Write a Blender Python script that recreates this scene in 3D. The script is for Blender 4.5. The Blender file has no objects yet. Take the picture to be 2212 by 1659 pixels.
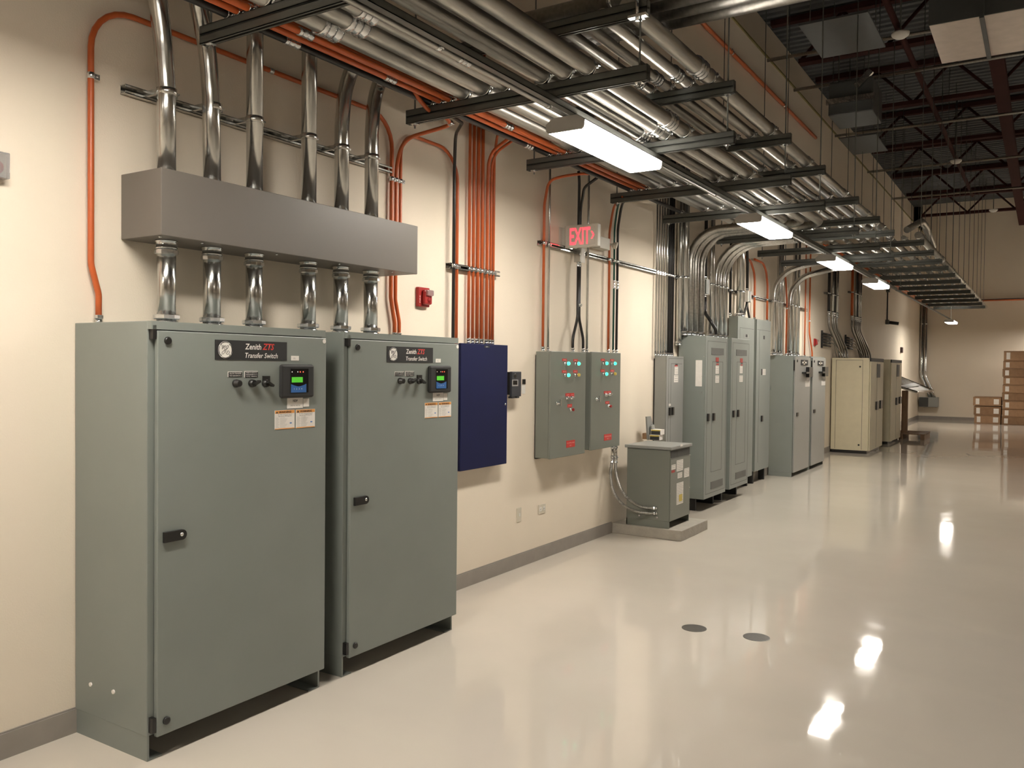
import bpy, math, random
from mathutils import Vector as V, Matrix
random.seed(7)
sc = bpy.context.scene
COL = sc.collection
# ------------------------------------------------------------------ camera
W_, H_, F_ = 2212.0, 1659.0, 1824.6
YAW, PIT, ROL = math.radians(32.2787), math.radians(-1.2487), math.radians(.60738)
CP = V((3.62, 0, 1.65))
cd = V((-math.sin(YAW)*math.cos(PIT), math.cos(YAW)*math.cos(PIT), math.sin(PIT)))
r0 = V((math.cos(YAW), math.sin(YAW), 0)); u0 = r0.cross(cd)
cr = math.cos(ROL)*r0 + math.sin(ROL)*u0; cu = -math.sin(ROL)*r0 + math.cos(ROL)*u0
cam = bpy.data.cameras.new('camera'); co = bpy.data.objects.new('camera', cam); COL.objects.link(co)
co.matrix_world = Matrix(((cr.x, cu.x, -cd.x, CP.x), (cr.y, cu.y, -cd.y, CP.y), (cr.z, cu.z, -cd.z, CP.z), (0, 0, 0, 1)))
cam.sensor_fit = 'HORIZONTAL'; cam.sensor_width = 36; cam.lens = 36*F_/W_; cam.clip_start = .05; cam.clip_end = 200
sc.camera = co
# ------------------------------------------------------------------ world, exposure
wd = bpy.data.worlds.new('world'); sc.world = wd; wd.use_nodes = True
wd.node_tree.nodes['Background'].inputs[0].default_value = (.9, .75, .62, 1)
wd.node_tree.nodes['Background'].inputs[1].default_value = .0
vs = sc.view_settings
vs.view_transform = 'Standard'; vs.look = 'None'; vs.gamma = 1; vs.exposure = 0.0; vs.use_curve_mapping = False
LAMP = 79.0
LAMPCOL = (1.0, .93, .83)
# ------------------------------------------------------------------ pixel on a known plane -> point
def ray(px, py): return (px-1106)/F_*cr - (py-829.5)/F_*cu + cd
def PX(px, py, x):
    v = ray(px, py); return CP + v*((x-CP.x)/v.x)
def PY(px, py, y):
    v = ray(px, py); return CP + v*(y/v.y)
def PZ(px, py, z):
    v = ray(px, py); return CP + v*((z-CP.z)/v.z)
# ------------------------------------------------------------------ materials
M = {}
def mat(name, col, rough=.5, metal=0., emit=0., noise=.06, scale=8., bump=0., bscale=60., spec=.5, stretch=(1, 1, 1), ecol=None, trans=0.):
    m = bpy.data.materials.new(name); m.use_nodes = True; nt = m.node_tree; b = nt.nodes['Principled BSDF']
    tc = nt.nodes.new('ShaderNodeTexCoord'); mp = nt.nodes.new('ShaderNodeMapping'); mp.inputs['Scale'].default_value = stretch
    nt.links.new(tc.outputs['Object'], mp.inputs[0])
    n = nt.nodes.new('ShaderNodeTexNoise'); n.inputs['Scale'].default_value = scale; n.inputs['Detail'].default_value = 4
    nt.links.new(mp.outputs[0], n.inputs['Vector'])
    r = nt.nodes.new('ShaderNodeValToRGB'); c = r.color_ramp
    c.elements[0].position = .3; c.elements[1].position = .7
    c.elements[0].color = (*[v*(1-noise) for v in col], 1); c.elements[1].color = (*[min(1, v*(1+noise)) for v in col], 1)
    nt.links.new(n.outputs[0], r.inputs[0]); nt.links.new(r.outputs[0], b.inputs['Base Color'])
    b.inputs['Roughness'].default_value = rough; b.inputs['Metallic'].default_value = metal
    b.inputs['Specular IOR Level'].default_value = spec
    if trans: b.inputs['Transmission Weight'].default_value = trans
    if emit:
        b.inputs['Emission Color'].default_value = (*(ecol or col), 1); b.inputs['Emission Strength'].default_value = emit
    if bump:
        n2 = nt.nodes.new('ShaderNodeTexNoise'); n2.inputs['Scale'].default_value = bscale; n2.inputs['Detail'].default_value = 3
        nt.links.new(mp.outputs[0], n2.inputs['Vector'])
        bp = nt.nodes.new('ShaderNodeBump'); bp.inputs['Strength'].default_value = bump; bp.inputs['Distance'].default_value = .01
        nt.links.new(n2.outputs[0], bp.inputs['Height']); nt.links.new(bp.outputs[0], b.inputs['Normal'])
    M[name] = m; return m
mat('wall', (.80, .71, .585), .7, bump=.12, bscale=130, noise=.02, scale=1.2)
fm = mat('floor', (.60, .545, .47), .05, noise=.04, scale=.8, bump=.05, bscale=3.5, spec=.6)
def floor_sheen(m):
    nt = m.node_tree; b = nt.nodes['Principled BSDF']; n = nt.nodes.new('ShaderNodeTexNoise'); n.inputs['Scale'].default_value = 1.7; n.inputs['Detail'].default_value = 6; n.inputs['Distortion'].default_value = 1.2
    tc = nt.nodes.new('ShaderNodeTexCoord'); nt.links.new(tc.outputs['Object'], n.inputs['Vector']); mr = nt.nodes.new('ShaderNodeMapRange')
    mr.inputs['From Min'].default_value = .35; mr.inputs['From Max'].default_value = .7; mr.inputs['To Min'].default_value = .03; mr.inputs['To Max'].default_value = .085
    nt.links.new(n.outputs[0], mr.inputs[0]); nt.links.new(mr.outputs[0], b.inputs['Roughness'])
floor_sheen(fm)
mat('base', (.30, .27, .24), .5)
mat('deck', (.13, .135, .14), .8, scale=2, spec=.15)
mat('redsteel', (.05, .018, .016), .8, scale=5, spec=.12)
mat('greycab', (.22, .24, .222), .42, noise=.035, scale=3, bump=.05, bscale=350)
mat('greylite', (.27, .275, .26), .38, noise=.03, scale=3, bump=.04, bscale=350)
mat('trough', (.155, .138, .12), .42, noise=.03, scale=3)
mat('fcgrey', (.175, .185, .16), .4, noise=.03, scale=3)
mat('blue', (.005, .008, .05), .55, spec=.25, noise=.06, scale=6, bump=.05, bscale=300)
mat('beige', (.62, .56, .40), .45, noise=.03)
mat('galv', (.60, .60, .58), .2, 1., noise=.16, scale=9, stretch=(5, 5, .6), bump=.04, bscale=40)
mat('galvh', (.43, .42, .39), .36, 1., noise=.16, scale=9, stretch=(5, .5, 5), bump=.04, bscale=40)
mat('zinc', (.72, .74, .75), .2, 1., noise=.1, scale=40)
mat('strut', (.13, .135, .125), .42, .45, noise=.08, scale=10)
mat('orange', (.50, .105, .026), .36, noise=.06, scale=20)
mat('orangemetal', (.60, .13, .03), .3, .2, noise=.06, scale=20)
mat('black', (.016, .015, .014), .35, noise=.1)
mat('bkmatte', (.02, .02, .02), .6, noise=.1)
mat('meterblk', (.035, .037, .045), .45, noise=.1)
mat('greenpipe', (.01, .085, .055), .3, noise=.1)
mat('flex', (.36, .35, .32), .3, .9, noise=.1, scale=60)
mat('white', (.75, .73, .68), .5)
mat('paper', (.78, .74, .69), .6, noise=.03, scale=30)
mat('ink', (.03, .03, .03), .6)
mat('inkgrey', (.3, .29, .28), .6)
mat('warnorange', (.75, .33, .08), .5)
mat('bluelogo', (.08, .2, .5), .5)
mat('red', (.36, .02, .018), .4)
mat('redtag', (.55, .035, .03), .4)
mat('textred', (.62, .05, .04), .5)
mat('textwhite', (.85, .82, .76), .5)
mat('textpink', (.9, .55, .5), .5)
mat('housing', (.5, .48, .45), .45)
mat('ivory', (.62, .57, .47), .45)
mat('signbox', (.58, .55, .48), .45)
mat('lens', (.9, .9, .88), .4, emit=LAMP, ecol=LAMPCOL)
mat('lens_edge', (.9, .9, .88), .4, emit=LAMP*.12, ecol=LAMPCOL)
mat('exitred', (.8, .03, .03), .4, emit=2.2, ecol=(1, .06, .08))
mat('greenlamp', (.1, .7, .45), .3, emit=1.6, ecol=(.05, 1, .55))
mat('lcd', (.1, .5, .05), .3, emit=.22, ecol=(.12, .9, .03))
mat('ledred', (.8, .05, .03), .3, emit=3, ecol=(1, .08, .04))
mat('bluepad', (.03, .11, .3), .4, emit=.04, ecol=(.1, .3, .9))
mat('screenblk', (.006, .006, .007), .15)
mat('yellow', (.6, .45, .08), .4)
mat('trimyellow', (.22, .19, .07), .6)
mat('hornred', (.035, .012, .012), .5)
mat('redbutton', (.3, .01, .01), .3)
mat('card', (.34, .20, .11), .75, noise=.08, scale=12)
mat('cardd', (.26, .15, .08), .8, noise=.1, scale=12)
mat('wood', (.25, .15, .085), .7, noise=.2, scale=6, stretch=(8, 8, 1))
mat('concrete', (.36, .33, .28), .6, noise=.08, scale=14, bump=.25, bscale=50)
mat('vent', (.13, .13, .12), .6)
mat('dark', (.05, .052, .05), .6)
mat('drain', (.055, .048, .038), .35, noise=.2, scale=60)
mat('duct', (.6, .52, .46), .45, noise=.06)
mat('ductdark', (.075, .08, .08), .5, noise=.05)
mat('foil', (.6, .6, .6), .25, 1., bump=.6, bscale=14)
mat('clear', (.85, .85, .85), .12, trans=.75)
# ------------------------------------------------------------------ mesh building
ORG = {}
class MB:
    def __init__(s): s.v = []; s.f = []; s.sm = []
    def _add(s, vs_, fs, smooth=False):
        o = len(s.v); s.v += [V(p) for p in vs_]
        for f in fs: s.f.append([i+o for i in f]); s.sm.append(smooth)
        return s
    def box(s, x0, x1, y0, y1, z0, z1):
        return s._add([(x, y, z) for x in (x0, x1) for y in (y0, y1) for z in (z0, z1)],
                      [(0, 1, 3, 2), (4, 6, 7, 5), (0, 4, 5, 1), (2, 3, 7, 6), (0, 2, 6, 4), (1, 5, 7, 3)])
    def obox(s, c, a, b, d):
        c = V(c); a, b, d = V(a), V(b), V(d)
        return s._add([c + i*a + j*b + k*d for i in (-1, 1) for j in (-1, 1) for k in (-1, 1)],
                      [(0, 1, 3, 2), (4, 6, 7, 5), (0, 4, 5, 1), (2, 3, 7, 6), (0, 2, 6, 4), (1, 5, 7, 3)])
    def ring(s, c, t, r, n, ref=None):
        t = t.normalized(); ref = ref or (V((0, 0, 1)) if abs(t.z) < .9 else V((1, 0, 0)))
        a = t.cross(ref).normalized(); b = t.cross(a).normalized()
        return [c + r*(math.cos(2*math.pi*i/n)*a + math.sin(2*math.pi*i/n)*b) for i in range(n)]
    def lathe(s, p0, d, prof, n=16, smooth=True):
        p0, d = V(p0), V(d).normalized(); o = len(s.v); rings = []
        for t, r in prof: rings.append(s.ring(p0+d*t, d, max(r, 1e-5), n))
        vs_ = [p for g in rings for p in g]; fs = []
        for k in range(len(prof)-1):
            for i in range(n):
                j = (i+1) % n; fs.append((k*n+i, k*n+j, (k+1)*n+j, (k+1)*n+i))
        s._add(vs_, fs, smooth)
        base = o
        s.f.append([base+i for i in range(n)][::-1]); s.sm.append(False)
        e = o+(len(prof)-1)*n; s.f.append([e+i for i in range(n)]); s.sm.append(False)
        return s
    def cyl(s, a, b, r, n=16, r1=None):
        a, b = V(a), V(b); return s.lathe(a, b-a, [(0, r), ((b-a).length, r if r1 is None else r1)], n)
    def tube(s, path, r, n=12, closed=False):
        P = [V(p) for p in path]; N = len(P); prev = None; vs_ = []
        for i, p in enumerate(P):
            if closed: t = P[(i+1) % N]-P[i-1]
            else: t = P[min(i+1, N-1)]-P[max(i-1, 0)]
            t.normalize()
            if prev is None:
                ref = V((0, 0, 1)) if abs(t.z) < .9 else V((1, 0, 0)); a = t.cross(ref).normalized()
            else:
                a = (prev - t*prev.dot(t)).normalized()
            prev = a; b = t.cross(a); rr = r[i] if isinstance(r, (list, tuple)) else r
            vs_ += [p + rr*(math.cos(2*math.pi*k/n)*a + math.sin(2*math.pi*k/n)*b) for k in range(n)]
        fs = []
        for i in range(N if closed else N-1):
            for k in range(n):
                l = (k+1) % n; i2 = (i+1) % N; fs.append((i*n+k, i*n+l, i2*n+l, i2*n+k))
        o = len(s.v); s._add(vs_, fs, True)
        if not closed:
            s.f.append([o+k for k in range(n)][::-1]); s.sm.append(False)
            s.f.append([o+(N-1)*n+k for k in range(n)]); s.sm.append(False)
        return s
    def prism(s, poly, d):
        n = len(poly); poly = [V(p) for p in poly]; d = V(d)
        return s._add(poly+[p+d for p in poly], [list(range(n))[::-1], list(range(n, 2*n))]+[(i, (i+1) % n, (i+1) % n+n, i+n) for i in range(n)])
    def build(s, name, m, parent=None, bevel=0.):
        o0 = ORG.get(parent, V((0, 0, 0))) if parent else V((0, 0, 0))
        me = bpy.data.meshes.new(name); me.from_pydata([p-o0 for p in s.v], [], s.f); me.update()
        me.polygons.foreach_set('use_smooth', s.sm)
        import bmesh
        bm = bmesh.new(); bm.from_mesh(me); bmesh.ops.recalc_face_normals(bm, faces=bm.faces); bm.to_mesh(me); bm.free()
        me.materials.append(M[m]); ob = bpy.data.objects.new(name, me); COL.objects.link(ob)
        if parent: ob.parent = parent
        ORG[ob] = o0
        if bevel:
            b = ob.modifiers.new('bevel', 'BEVEL'); b.width = bevel; b.segments = 2; b.limit_method = 'ANGLE'; b.angle_limit = math.radians(40)
        return ob
def tag(o, label, cat, group=None, kind=None):
    if label: o['label'] = label
    if cat: o['category'] = cat
    if group: o['group'] = group
    if kind: o['kind'] = kind
    return o
def thing(name, loc, label, cat, group=None):
    e = bpy.data.objects.new(name, None); COL.objects.link(e); e.location = loc; e.empty_display_size = .1
    ORG[e] = V(loc); return tag(e, label, cat, group)
def struct(o): o['kind'] = 'structure'; return o
def copy_tree(o, parent=None):
    c = o.copy(); COL.objects.link(c)
    if parent: c.parent = parent
    for ch in [x for x in bpy.data.objects if x.parent == o]: copy_tree(ch, c)
    return c
def fillet(P, R, n=7):
    P = [V(p) for p in P]; out = [P[0]]
    for i in range(1, len(P)-1):
        a, b, c = P[i-1], P[i], P[i+1]; u = a-b; v = c-b; lu, lv = u.length, v.length; u.normalize(); v.normalize()
        th = math.acos(max(-1, min(1, u.dot(v))))
        if th > math.pi-.02: out.append(b); continue
        rr = R[i-1] if isinstance(R, (list, tuple)) else R
        t = min(rr/math.tan(th/2), .49*lu, .49*lv); A, C = b+u*t, b+v*t; w = math.sin(th/2)
        for k in range(n+1):
            q = k/n; d = (1-q)**2+2*q*(1-q)*w+q*q; out.append(((1-q)**2*A+2*q*(1-q)*w*b+q*q*C)/d)
    out.append(P[-1]); return out
def smoothpath(P, n=8):
    P = [V(p) for p in P]; Q = [2*P[0]-P[1]]+P+[2*P[-1]-P[-2]]; out = []
    for i in range(1, len(Q)-2):
        for k in range(n):
            t = k/n; out.append(.5*((2*Q[i])+(Q[i+1]-Q[i-1])*t+(2*Q[i-1]-5*Q[i]+4*Q[i+1]-Q[i+2])*t*t+(3*Q[i]-Q[i-1]-3*Q[i+1]+Q[i+2])*t**3))
    out.append(P[-1]); return out
def connector(p, d, r, parent, name='connector'):
    d = V(d).normalized(); k = .6+.4*min(1, r/.045); b = MB()
    b.lathe(p, d, [(0, r*1.22), (.022*k, r*1.22), (.023*k, r*1.05), (.03*k, r*1.05)], 16)
    b.lathe(V(p)+d*.03*k, d, [(0, r*1.3), (.004*k, r*1.42), (.02*k, r*1.42), (.024*k, r*1.28)], 8, False)
    return b.build(name, 'zinc', parent)
def coupling(p, d, r, parent):
    d = V(d).normalized(); k = .6+.4*min(1, r/.045); b = MB(); h = .06*k
    prof = [(-h, r*1.02), (-h*.95, r*1.3), (-h*.6, r*1.3), (-h*.55, r*1.14), (-h*.2, r*1.14), (-h*.15, r*1.24), (h*.15, r*1.24), (h*.2, r*1.14), (h*.55, r*1.14), (h*.6, r*1.3), (h*.95, r*1.3), (h, r*1.02)]
    return b.lathe(p, d, prof, 14).build('coupling', 'zinc', parent)
def conduit(name, pts, r, m, label, group=None, R=.1, ends=(), straps=(), coups=(), n=12, raw=False, ear=(0, 1, 0)):
    pts = [V(p) for p in pts]; t = thing(name, pts[0], label, 'conduit', group)
    path = pts if raw else fillet(pts, R)
    MB().tube(path, r, n).build('pipe', m, t)
    if 0 in ends: connector(pts[0], pts[1]-pts[0], r, t)
    if 1 in ends: connector(pts[-1], pts[-2]-pts[-1], r, t)
    for p, d in straps:
        p, d, e = V(p), V(d).normalized(), V(ear); b = MB()
        b.lathe(p-d*.014, d, [(0, r*1.02), (.001, r*1.1+.0015), (.027, r*1.1+.0015), (.028, r*1.02)], 14)
        o_ = d.cross(e).normalized()
        b.obox(p+e*(r+.012), e*.013, d*.012, o_*.006)
        b.cyl(p+e*(r+.012)-o_*.016, p+e*(r+.012)+o_*.016, .005, 6)
        b.build('strap', 'zinc', t)
    for p, d in coups: coupling(V(p), d, r, t)
    return t
def text(s, o, right, up, h, m, parent, name='lettering', width=None, shear=0., center=False, ext=.0004, bold=0.):
    c = bpy.data.curves.new('txt', 'FONT'); c.body = s; c.size = 1; c.resolution_u = 2; c.offset = bold; c.shear = shear
    tmp = bpy.data.objects.new('txt', c); COL.objects.link(tmp)
    me = bpy.data.meshes.new_from_object(tmp.evaluated_get(bpy.context.evaluated_depsgraph_get()))
    bpy.data.objects.remove(tmp)
    xs = [v.co.x for v in me.vertices]; ys = [v.co.y for v in me.vertices]
    if not xs: return None
    x0, x1, y0 = min(xs), max(xs), 0.
    capH = .72; sy = h/capH; sx = (width/(x1-x0)) if width else sy
    right, up = V(right), V(up); nrm = right.cross(up); off = (x1+x0)/2 if center else x0
    o0 = ORG.get(parent, V((0, 0, 0)))
    for v in me.vertices: v.co = V(o)+right*((v.co.x-off)*sx)+up*(v.co.y*sy)+nrm*ext-o0
    me.materials.append(M[m]); ob = bpy.data.objects.new(name, me); COL.objects.link(ob); ob.parent = parent; ORG[ob] = o0
    return ob
YR, ZU, XR = (0, 1, 0), (0, 0, 1), (1, 0, 0)
def decal(name, a, b, x, m, parent, th=.002, bevel=0.):
    "flat plate on a face x=const between two opposite corners given where they show in the photo"
    p, q = PX(*a, x), PX(*b, x)
    return MB().box(x-.001, x+th, min(p.y, q.y), max(p.y, q.y), min(p.z, q.z), max(p.z, q.z)).build(name, m, parent, bevel)
def decaly(name, a, b, y, m, parent, th=.002):
    p, q = PY(*a, y), PY(*b, y)
    return MB().box(min(p.x, q.x), max(p.x, q.x), y-th, y+.001, min(p.z, q.z), max(p.z, q.z)).build(name, m, parent)
def seam(x, y0, y1, z0, z1, parent, w=.004, name='seam', m='dark', sides='lrtb'):
    b = MB()
    if 'l' in sides: b.box(x, x+.001, y0, y0+w, z0, z1)
    if 'r' in sides: b.box(x, x+.001, y1-w, y1, z0, z1)
    if 't' in sides: b.box(x, x+.001, y0, y1, z1-w, z1)
    if 'b' in sides: b.box(x, x+.001, y0, y1, z0, z0+w)
    return b.build(name, m, parent)
# ------------------------------------------------------------------ room
RX, RY0, RY1, CZ = 14.0, -7.0, 31.5, 7.2
struct(MB().box(-.3, RX+.3, RY0-.3, RY1+.3, -.2, 0).build('floor', 'floor'))
struct(MB().box(-.3, 0, RY0-.3, RY1+.3, 0, 6.3).build('wall_left', 'wall'))
struct(MB().box(-.6, -.3, RY0-.3, RY1+.3, 0, CZ).build('wall_left_upper', 'wall'))
struct(MB().box(0, RX, RY1, RY1+.3, 0, CZ).build('wall_far', 'wall'))
struct(MB().box(0, RX, RY0-.3, RY0, 0, CZ).build('wall_back', 'wall'))
struct(MB().box(RX, RX+.3, RY0-.3, RY1+.3, 0, CZ).build('wall_right', 'wall'))
b = MB(); prof = []; y = RY0-.3
while y < RY1+.3:
    prof += [(y, CZ), (y+.09, CZ), (y+.11, CZ+.05), (y+.18, CZ+.05)]; y += .2
vs_ = [(-.6, a, z) for a, z in prof]+[(RX+.3, a, z) for a, z in prof]; n = len(prof)
b._add(vs_, [(i, i+1, n+i+1, n+i) for i in range(n-1)])
struct(b.build('ceiling', 'deck'))
def baseb(name, y0, y1): struct(MB().box(0, .012, y0, y1, 0, .105).box(0, .006, y0, y1, .105, .112).build(name, 'base'))
baseb('baseboard_left', RY0, 7.6); baseb('baseboard_left.001', 8.34, RY1)
struct(MB().box(.012, RX, RY1-.012, RY1, 0, .105).build('baseboard_far', 'base'))
o = MB().box(0, .02, RY0, RY1, 6.28, 6.31).build('trim_1', 'trimyellow'); struct(o)
# ------------------------------------------------------------------ lamps
ORD = ['first', 'second', 'third', 'fourth', 'fifth', 'sixth', 'seventh', 'eighth', 'ninth', 'tenth', 'eleventh', 'twelfth', 'thirteenth', 'fourteenth', 'fifteenth', 'sixteenth', 'seventeenth', 'eighteenth', 'nineteenth', 'twentieth', 'twenty-first', 'twenty-second']
def lamp(y0, L, label, x0=1.13, edge='lens_edge'):
    x1 = x0+.25; z = 3.0
    t = thing('ceiling_light', (x0+.125, y0+L/2, z+.085), label, 'light', 'ceiling lights in the row under the conduit rack')
    MB().prism([(x0+.03, y0+.012, z+.05), (x0+.06, y0+.012, z+.082), (x1-.06, y0+.012, z+.082), (x1-.03, y0+.012, z+.05)], (0, L-.024, 0)).build('housing', 'housing', t)
    pr = [(x0, z+.052), (x0+.004, z+.012), (x0+.016, z), (x1-.016, z), (x1-.004, z+.012), (x1, z+.052)]
    for nm, m_, q in (('lens', 'lens', [pr[2], pr[3], (pr[3][0], z+.008), (pr[2][0], z+.008)]), ('lens_edge', edge, [pr[0], pr[1], pr[2], (pr[2][0], z+.052)]), ('lens_edge', edge, [pr[3], pr[4], pr[5], (pr[3][0], z+.052)])):
        MB().prism([(x, y0+.012, zz) for x, zz in q], (0, L-.024, 0)).build(nm, m_, t)
    for e in (y0, y0+L-.011):
        MB().prism([(x, e, zz) for x, zz in pr[:]+[(x1-.045, z+.084), (x0+.045, z+.084)]], (0, .011, 0)).build('end_cap', 'housing', t)
    return t
lamp(4.28, 1.16, 'long glowing ceiling light nearest the camera, hung under the strut rail')
lamp(7.82, 1.14, 'second glowing ceiling light from the camera, behind the nearest one')
lamp(11.08, 1.12, 'third glowing ceiling light from the camera, near the orange conduits')
lamp(14.24, 1.12, 'fourth glowing ceiling light from the camera, in front of the wall sensor drop')
lamp(26.7, 1.16, 'small farthest ceiling light glowing alone in front of the far wall', 1.16)
for y, w in ((.85, 'first'), (-2.5, 'second'), (-5.8, 'third')): lamp(y, 1.16, 'glowing ceiling light, %s of the row behind the camera side' % w)
for i in range(4):
    lamp(1+8.2*i, 1.16, 'ceiling light in the row at the open side of the room, %s from the camera' % ORD[i], 7.5, 'housing')
for i in range(3):
    lamp(29.8, 1.16, 'glowing ceiling light by the far wall beyond the carton stacks, %s from the left' % ORD[i], 4.1+2.6*i, 'housing')
t = thing('light_rail', (1.31, 0, 3.12), 'long grey strut rail running under the rack with the ceiling lights on it', 'rail')
MB().box(1.29, 1.331, -6.5, 16.6, 3.084, 3.088).box(1.29, 1.293, -6.5, 16.6, 3.084, 3.12).box(1.328, 1.331, -6.5, 16.6, 3.084, 3.12).box(1.29, 1.331, -6.5, 16.6, 3.117, 3.12).build('channel', 'strut', t)
t = thing('light_rail', (1.29, 16.7, 3.1), 'thin dark rail carrying the farthest ceiling light toward the far wall', 'rail')
MB().box(1.28, 1.31, 16.7, 27.9, 3.084, 3.115).build('channel', 'strut', t)
for y in (17.2, 22, 27.2): MB().cyl((1.29, y, 3.11), (1.29, y, CZ), .005, 6).build('rod', 'strut', t)
pp = [(1.245, -6.5, 3.1), (1.245, 14.24, 3.1)]
conduit('steel_conduit', pp, .016, 'galvh', 'slim steel conduit strapped beside the light rail, feeding the ceiling lights', straps=[((1.245, y, 3.1), (0, 1, 0)) for y in (3.1, 4.1, 6.9, 8.15, 9.9, 11.0)], ear=(1, 0, 0), coups=[((1.245, 3.3, 3.1), (0, 1, 0))])
# ------------------------------------------------------------------ conduit rack
FR = [2.57, 4.06, 5.48, 6.93, 8.17, 9.82, 11.2, 12.38]
def c_channel(b, x0, x1, y, z):
    "back to back strut, 41 mm wide and 82 mm high"
    h = .0205
    for zz in (z, z+.044):
        b.box(x0, x1, y-h, y-h+.003, zz, zz+.038); b.box(x0, x1, y+h-.003, y+h, zz, zz+.038); b.box(x0, x1, y-h, y+h, zz+.035 if zz == z else zz, zz+.038 if zz == z else zz+.003)
    b.box(x0, x1, y-h+.007, y+h-.007, z+.037, z+.045)
    for zz in (z, z+.079): b.box(x0, x1, y-h, y-.008, zz, zz+.003); b.box(x0, x1, y+.008, y+h, zz, zz+.003)
    b.box(x0, x0+.002, y-h, y+h, z, z+.082); b.box(x1-.002, x1, y-h, y+h, z, z+.082)
def rods(t, xs, y, z0, z1=CZ):
    for x in xs:
        MB().cyl((x, y, z0), (x, y, z1), .0055, 8).build('rod', 'strut', t)
def washers(t, xs, y, zs):
    for x in xs:
        b = MB()
        for z in zs: b.box(x-.02, x+.02, y-.02, y+.02, z-.005, z); b.lathe((x, y, z-.016), (0, 0, 1), [(0, .01), (.011, .01)], 6, False)
        b.build('nut', 'zinc', t)
for i, y in enumerate(FR):
    t = thing('trapeze_hanger', (1.07, y, CZ), 'dark steel strut trapeze with two crossbars under the near conduits, %s from the camera' % ORD[i], 'hanger', 'trapeze hangers of the near conduit rack')
    x0 = .28+(.09 if i >= 6 else 0)
    b = MB(); c_channel(b, x0, 1.865, y, 3.12); b.build('lower_crossbar', 'strut', t)
    b = MB(); c_channel(b, .62, 1.86, y, 3.45); b.build('upper_crossbar', 'strut', t)
    rods(t, (x0+.055, 1.815), y, 3.09); washers(t, (x0+.055, 1.815), y, (3.12,)); washers(t, (1.815,), y, (3.45,))
FR2 = [13.5, 14.75, 16.0, 17.1, 18.4, 19.7, 21.0, 22.4, 23.8, 25.2, 26.6, 28.0]
for i, y in enumerate(FR2):
    t = thing('trapeze_hanger', (1.4, y, CZ), 'single bar strut trapeze under the far dim conduits, %s from the ceiling lights end' % ORD[i], 'hanger', 'trapeze hangers of the far conduit rack')
    b = MB(); c_channel(b, .75, 2.1, y, 3.45); b.build('crossbar', 'strut', t)
    rods(t, (.8, 2.05), y, 3.42); washers(t, (.8, 2.05), y, (3.45,))
def runpipe(x, z, r, y0, y1, label, fr, group, coups=(), m='galvh', extra=None, name='steel_conduit'):
    pts = [(x, y0, z), (x, y1, z)]+(extra or [])
    return conduit(name, pts, r, m, label, group, R=.32, n=16, straps=[((x, y, z), (0, 1, 0)) for y in fr if y0 < y < y1], ear=(1, 0, 0), coups=[((x, y, z), (0, 1, 0)) for y in coups])
gl = 'large conduits on the lower crossbars'; gu = 'conduits on the upper crossbars'
zl = 3.205; zu = 3.535
yA = [9.40, 9.58, 9.78]
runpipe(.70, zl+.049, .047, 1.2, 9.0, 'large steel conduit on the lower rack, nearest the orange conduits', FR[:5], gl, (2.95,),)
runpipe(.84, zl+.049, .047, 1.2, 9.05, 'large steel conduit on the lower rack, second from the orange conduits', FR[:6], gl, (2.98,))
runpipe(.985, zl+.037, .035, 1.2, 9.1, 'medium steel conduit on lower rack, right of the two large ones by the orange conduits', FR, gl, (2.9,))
for i, (x, w) in enumerate(((1.235, 'leftmost'), (1.375, 'middle'), (1.515, 'rightmost'))):
    z = zl+.047; yb = 10.25-.19*(2-i)-.0; ya = PX((1490, 1501, 1514)[i], 608, .09).y
    yb = ya+.0
    pts = [(x, .3, z), (x, yb, z), (.09+.0, yb, z-.02), (.09, yb, 2.02)]
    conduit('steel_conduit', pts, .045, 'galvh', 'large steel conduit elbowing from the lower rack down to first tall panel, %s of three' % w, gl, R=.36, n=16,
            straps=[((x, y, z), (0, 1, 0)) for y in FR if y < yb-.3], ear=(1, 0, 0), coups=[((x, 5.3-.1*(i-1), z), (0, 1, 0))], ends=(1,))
for i, (x, r, w) in enumerate(((.72, .045, 'leftmost'), (.88, .045, 'second from left'), (1.06, .03, 'third from left'))):
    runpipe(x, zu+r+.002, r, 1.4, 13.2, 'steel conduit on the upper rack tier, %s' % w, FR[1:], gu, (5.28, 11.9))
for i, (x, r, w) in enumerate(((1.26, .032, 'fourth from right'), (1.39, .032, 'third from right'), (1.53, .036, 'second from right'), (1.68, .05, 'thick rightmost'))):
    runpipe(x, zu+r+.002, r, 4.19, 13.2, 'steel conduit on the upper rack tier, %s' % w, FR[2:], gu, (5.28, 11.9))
for i in range(4):
    z = 3.702+.006*i; y = 4.34+.15*i
    conduit('steel_conduit', [(.8, y, z), (6.5, y, z)], .056, 'galvh', 'thick steel conduit crossing over the rack toward the room, %s from its end strut' % ORD[i], 'conduits crossing above the rack', n=18,
            straps=[((1.52-.12*i, y, z), (1, 0, 0))], ear=(0, 0, -1))
for i in range(7):
    x = .86+.195*i; r = (.03, .03, .045, .03, .04, .03, .05)[i]
    runpipe(x, zu+r+.002, r, 13.4, 29.5, 'dim steel conduit on the far rack, %s from the left' % ORD[i], FR2[::2], 'conduits on the far rack', (16.5,))
conduit('steel_conduit', [(2.0, 15.6, zu+.17), (2.0, 14.5, zu+.34), (2.0, 14.0, zu+.34), (1.85, 13.62, zu+.17)], .05, 'galvh', 'thick steel conduit arching over the near edge of the far rack', R=.25, n=14)
t = thing('beam_clamp', (1.83, 4.06, 3.46), 'bright steel clamp bracket at the end of the nearest upper crossbar', 'bracket')
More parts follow.
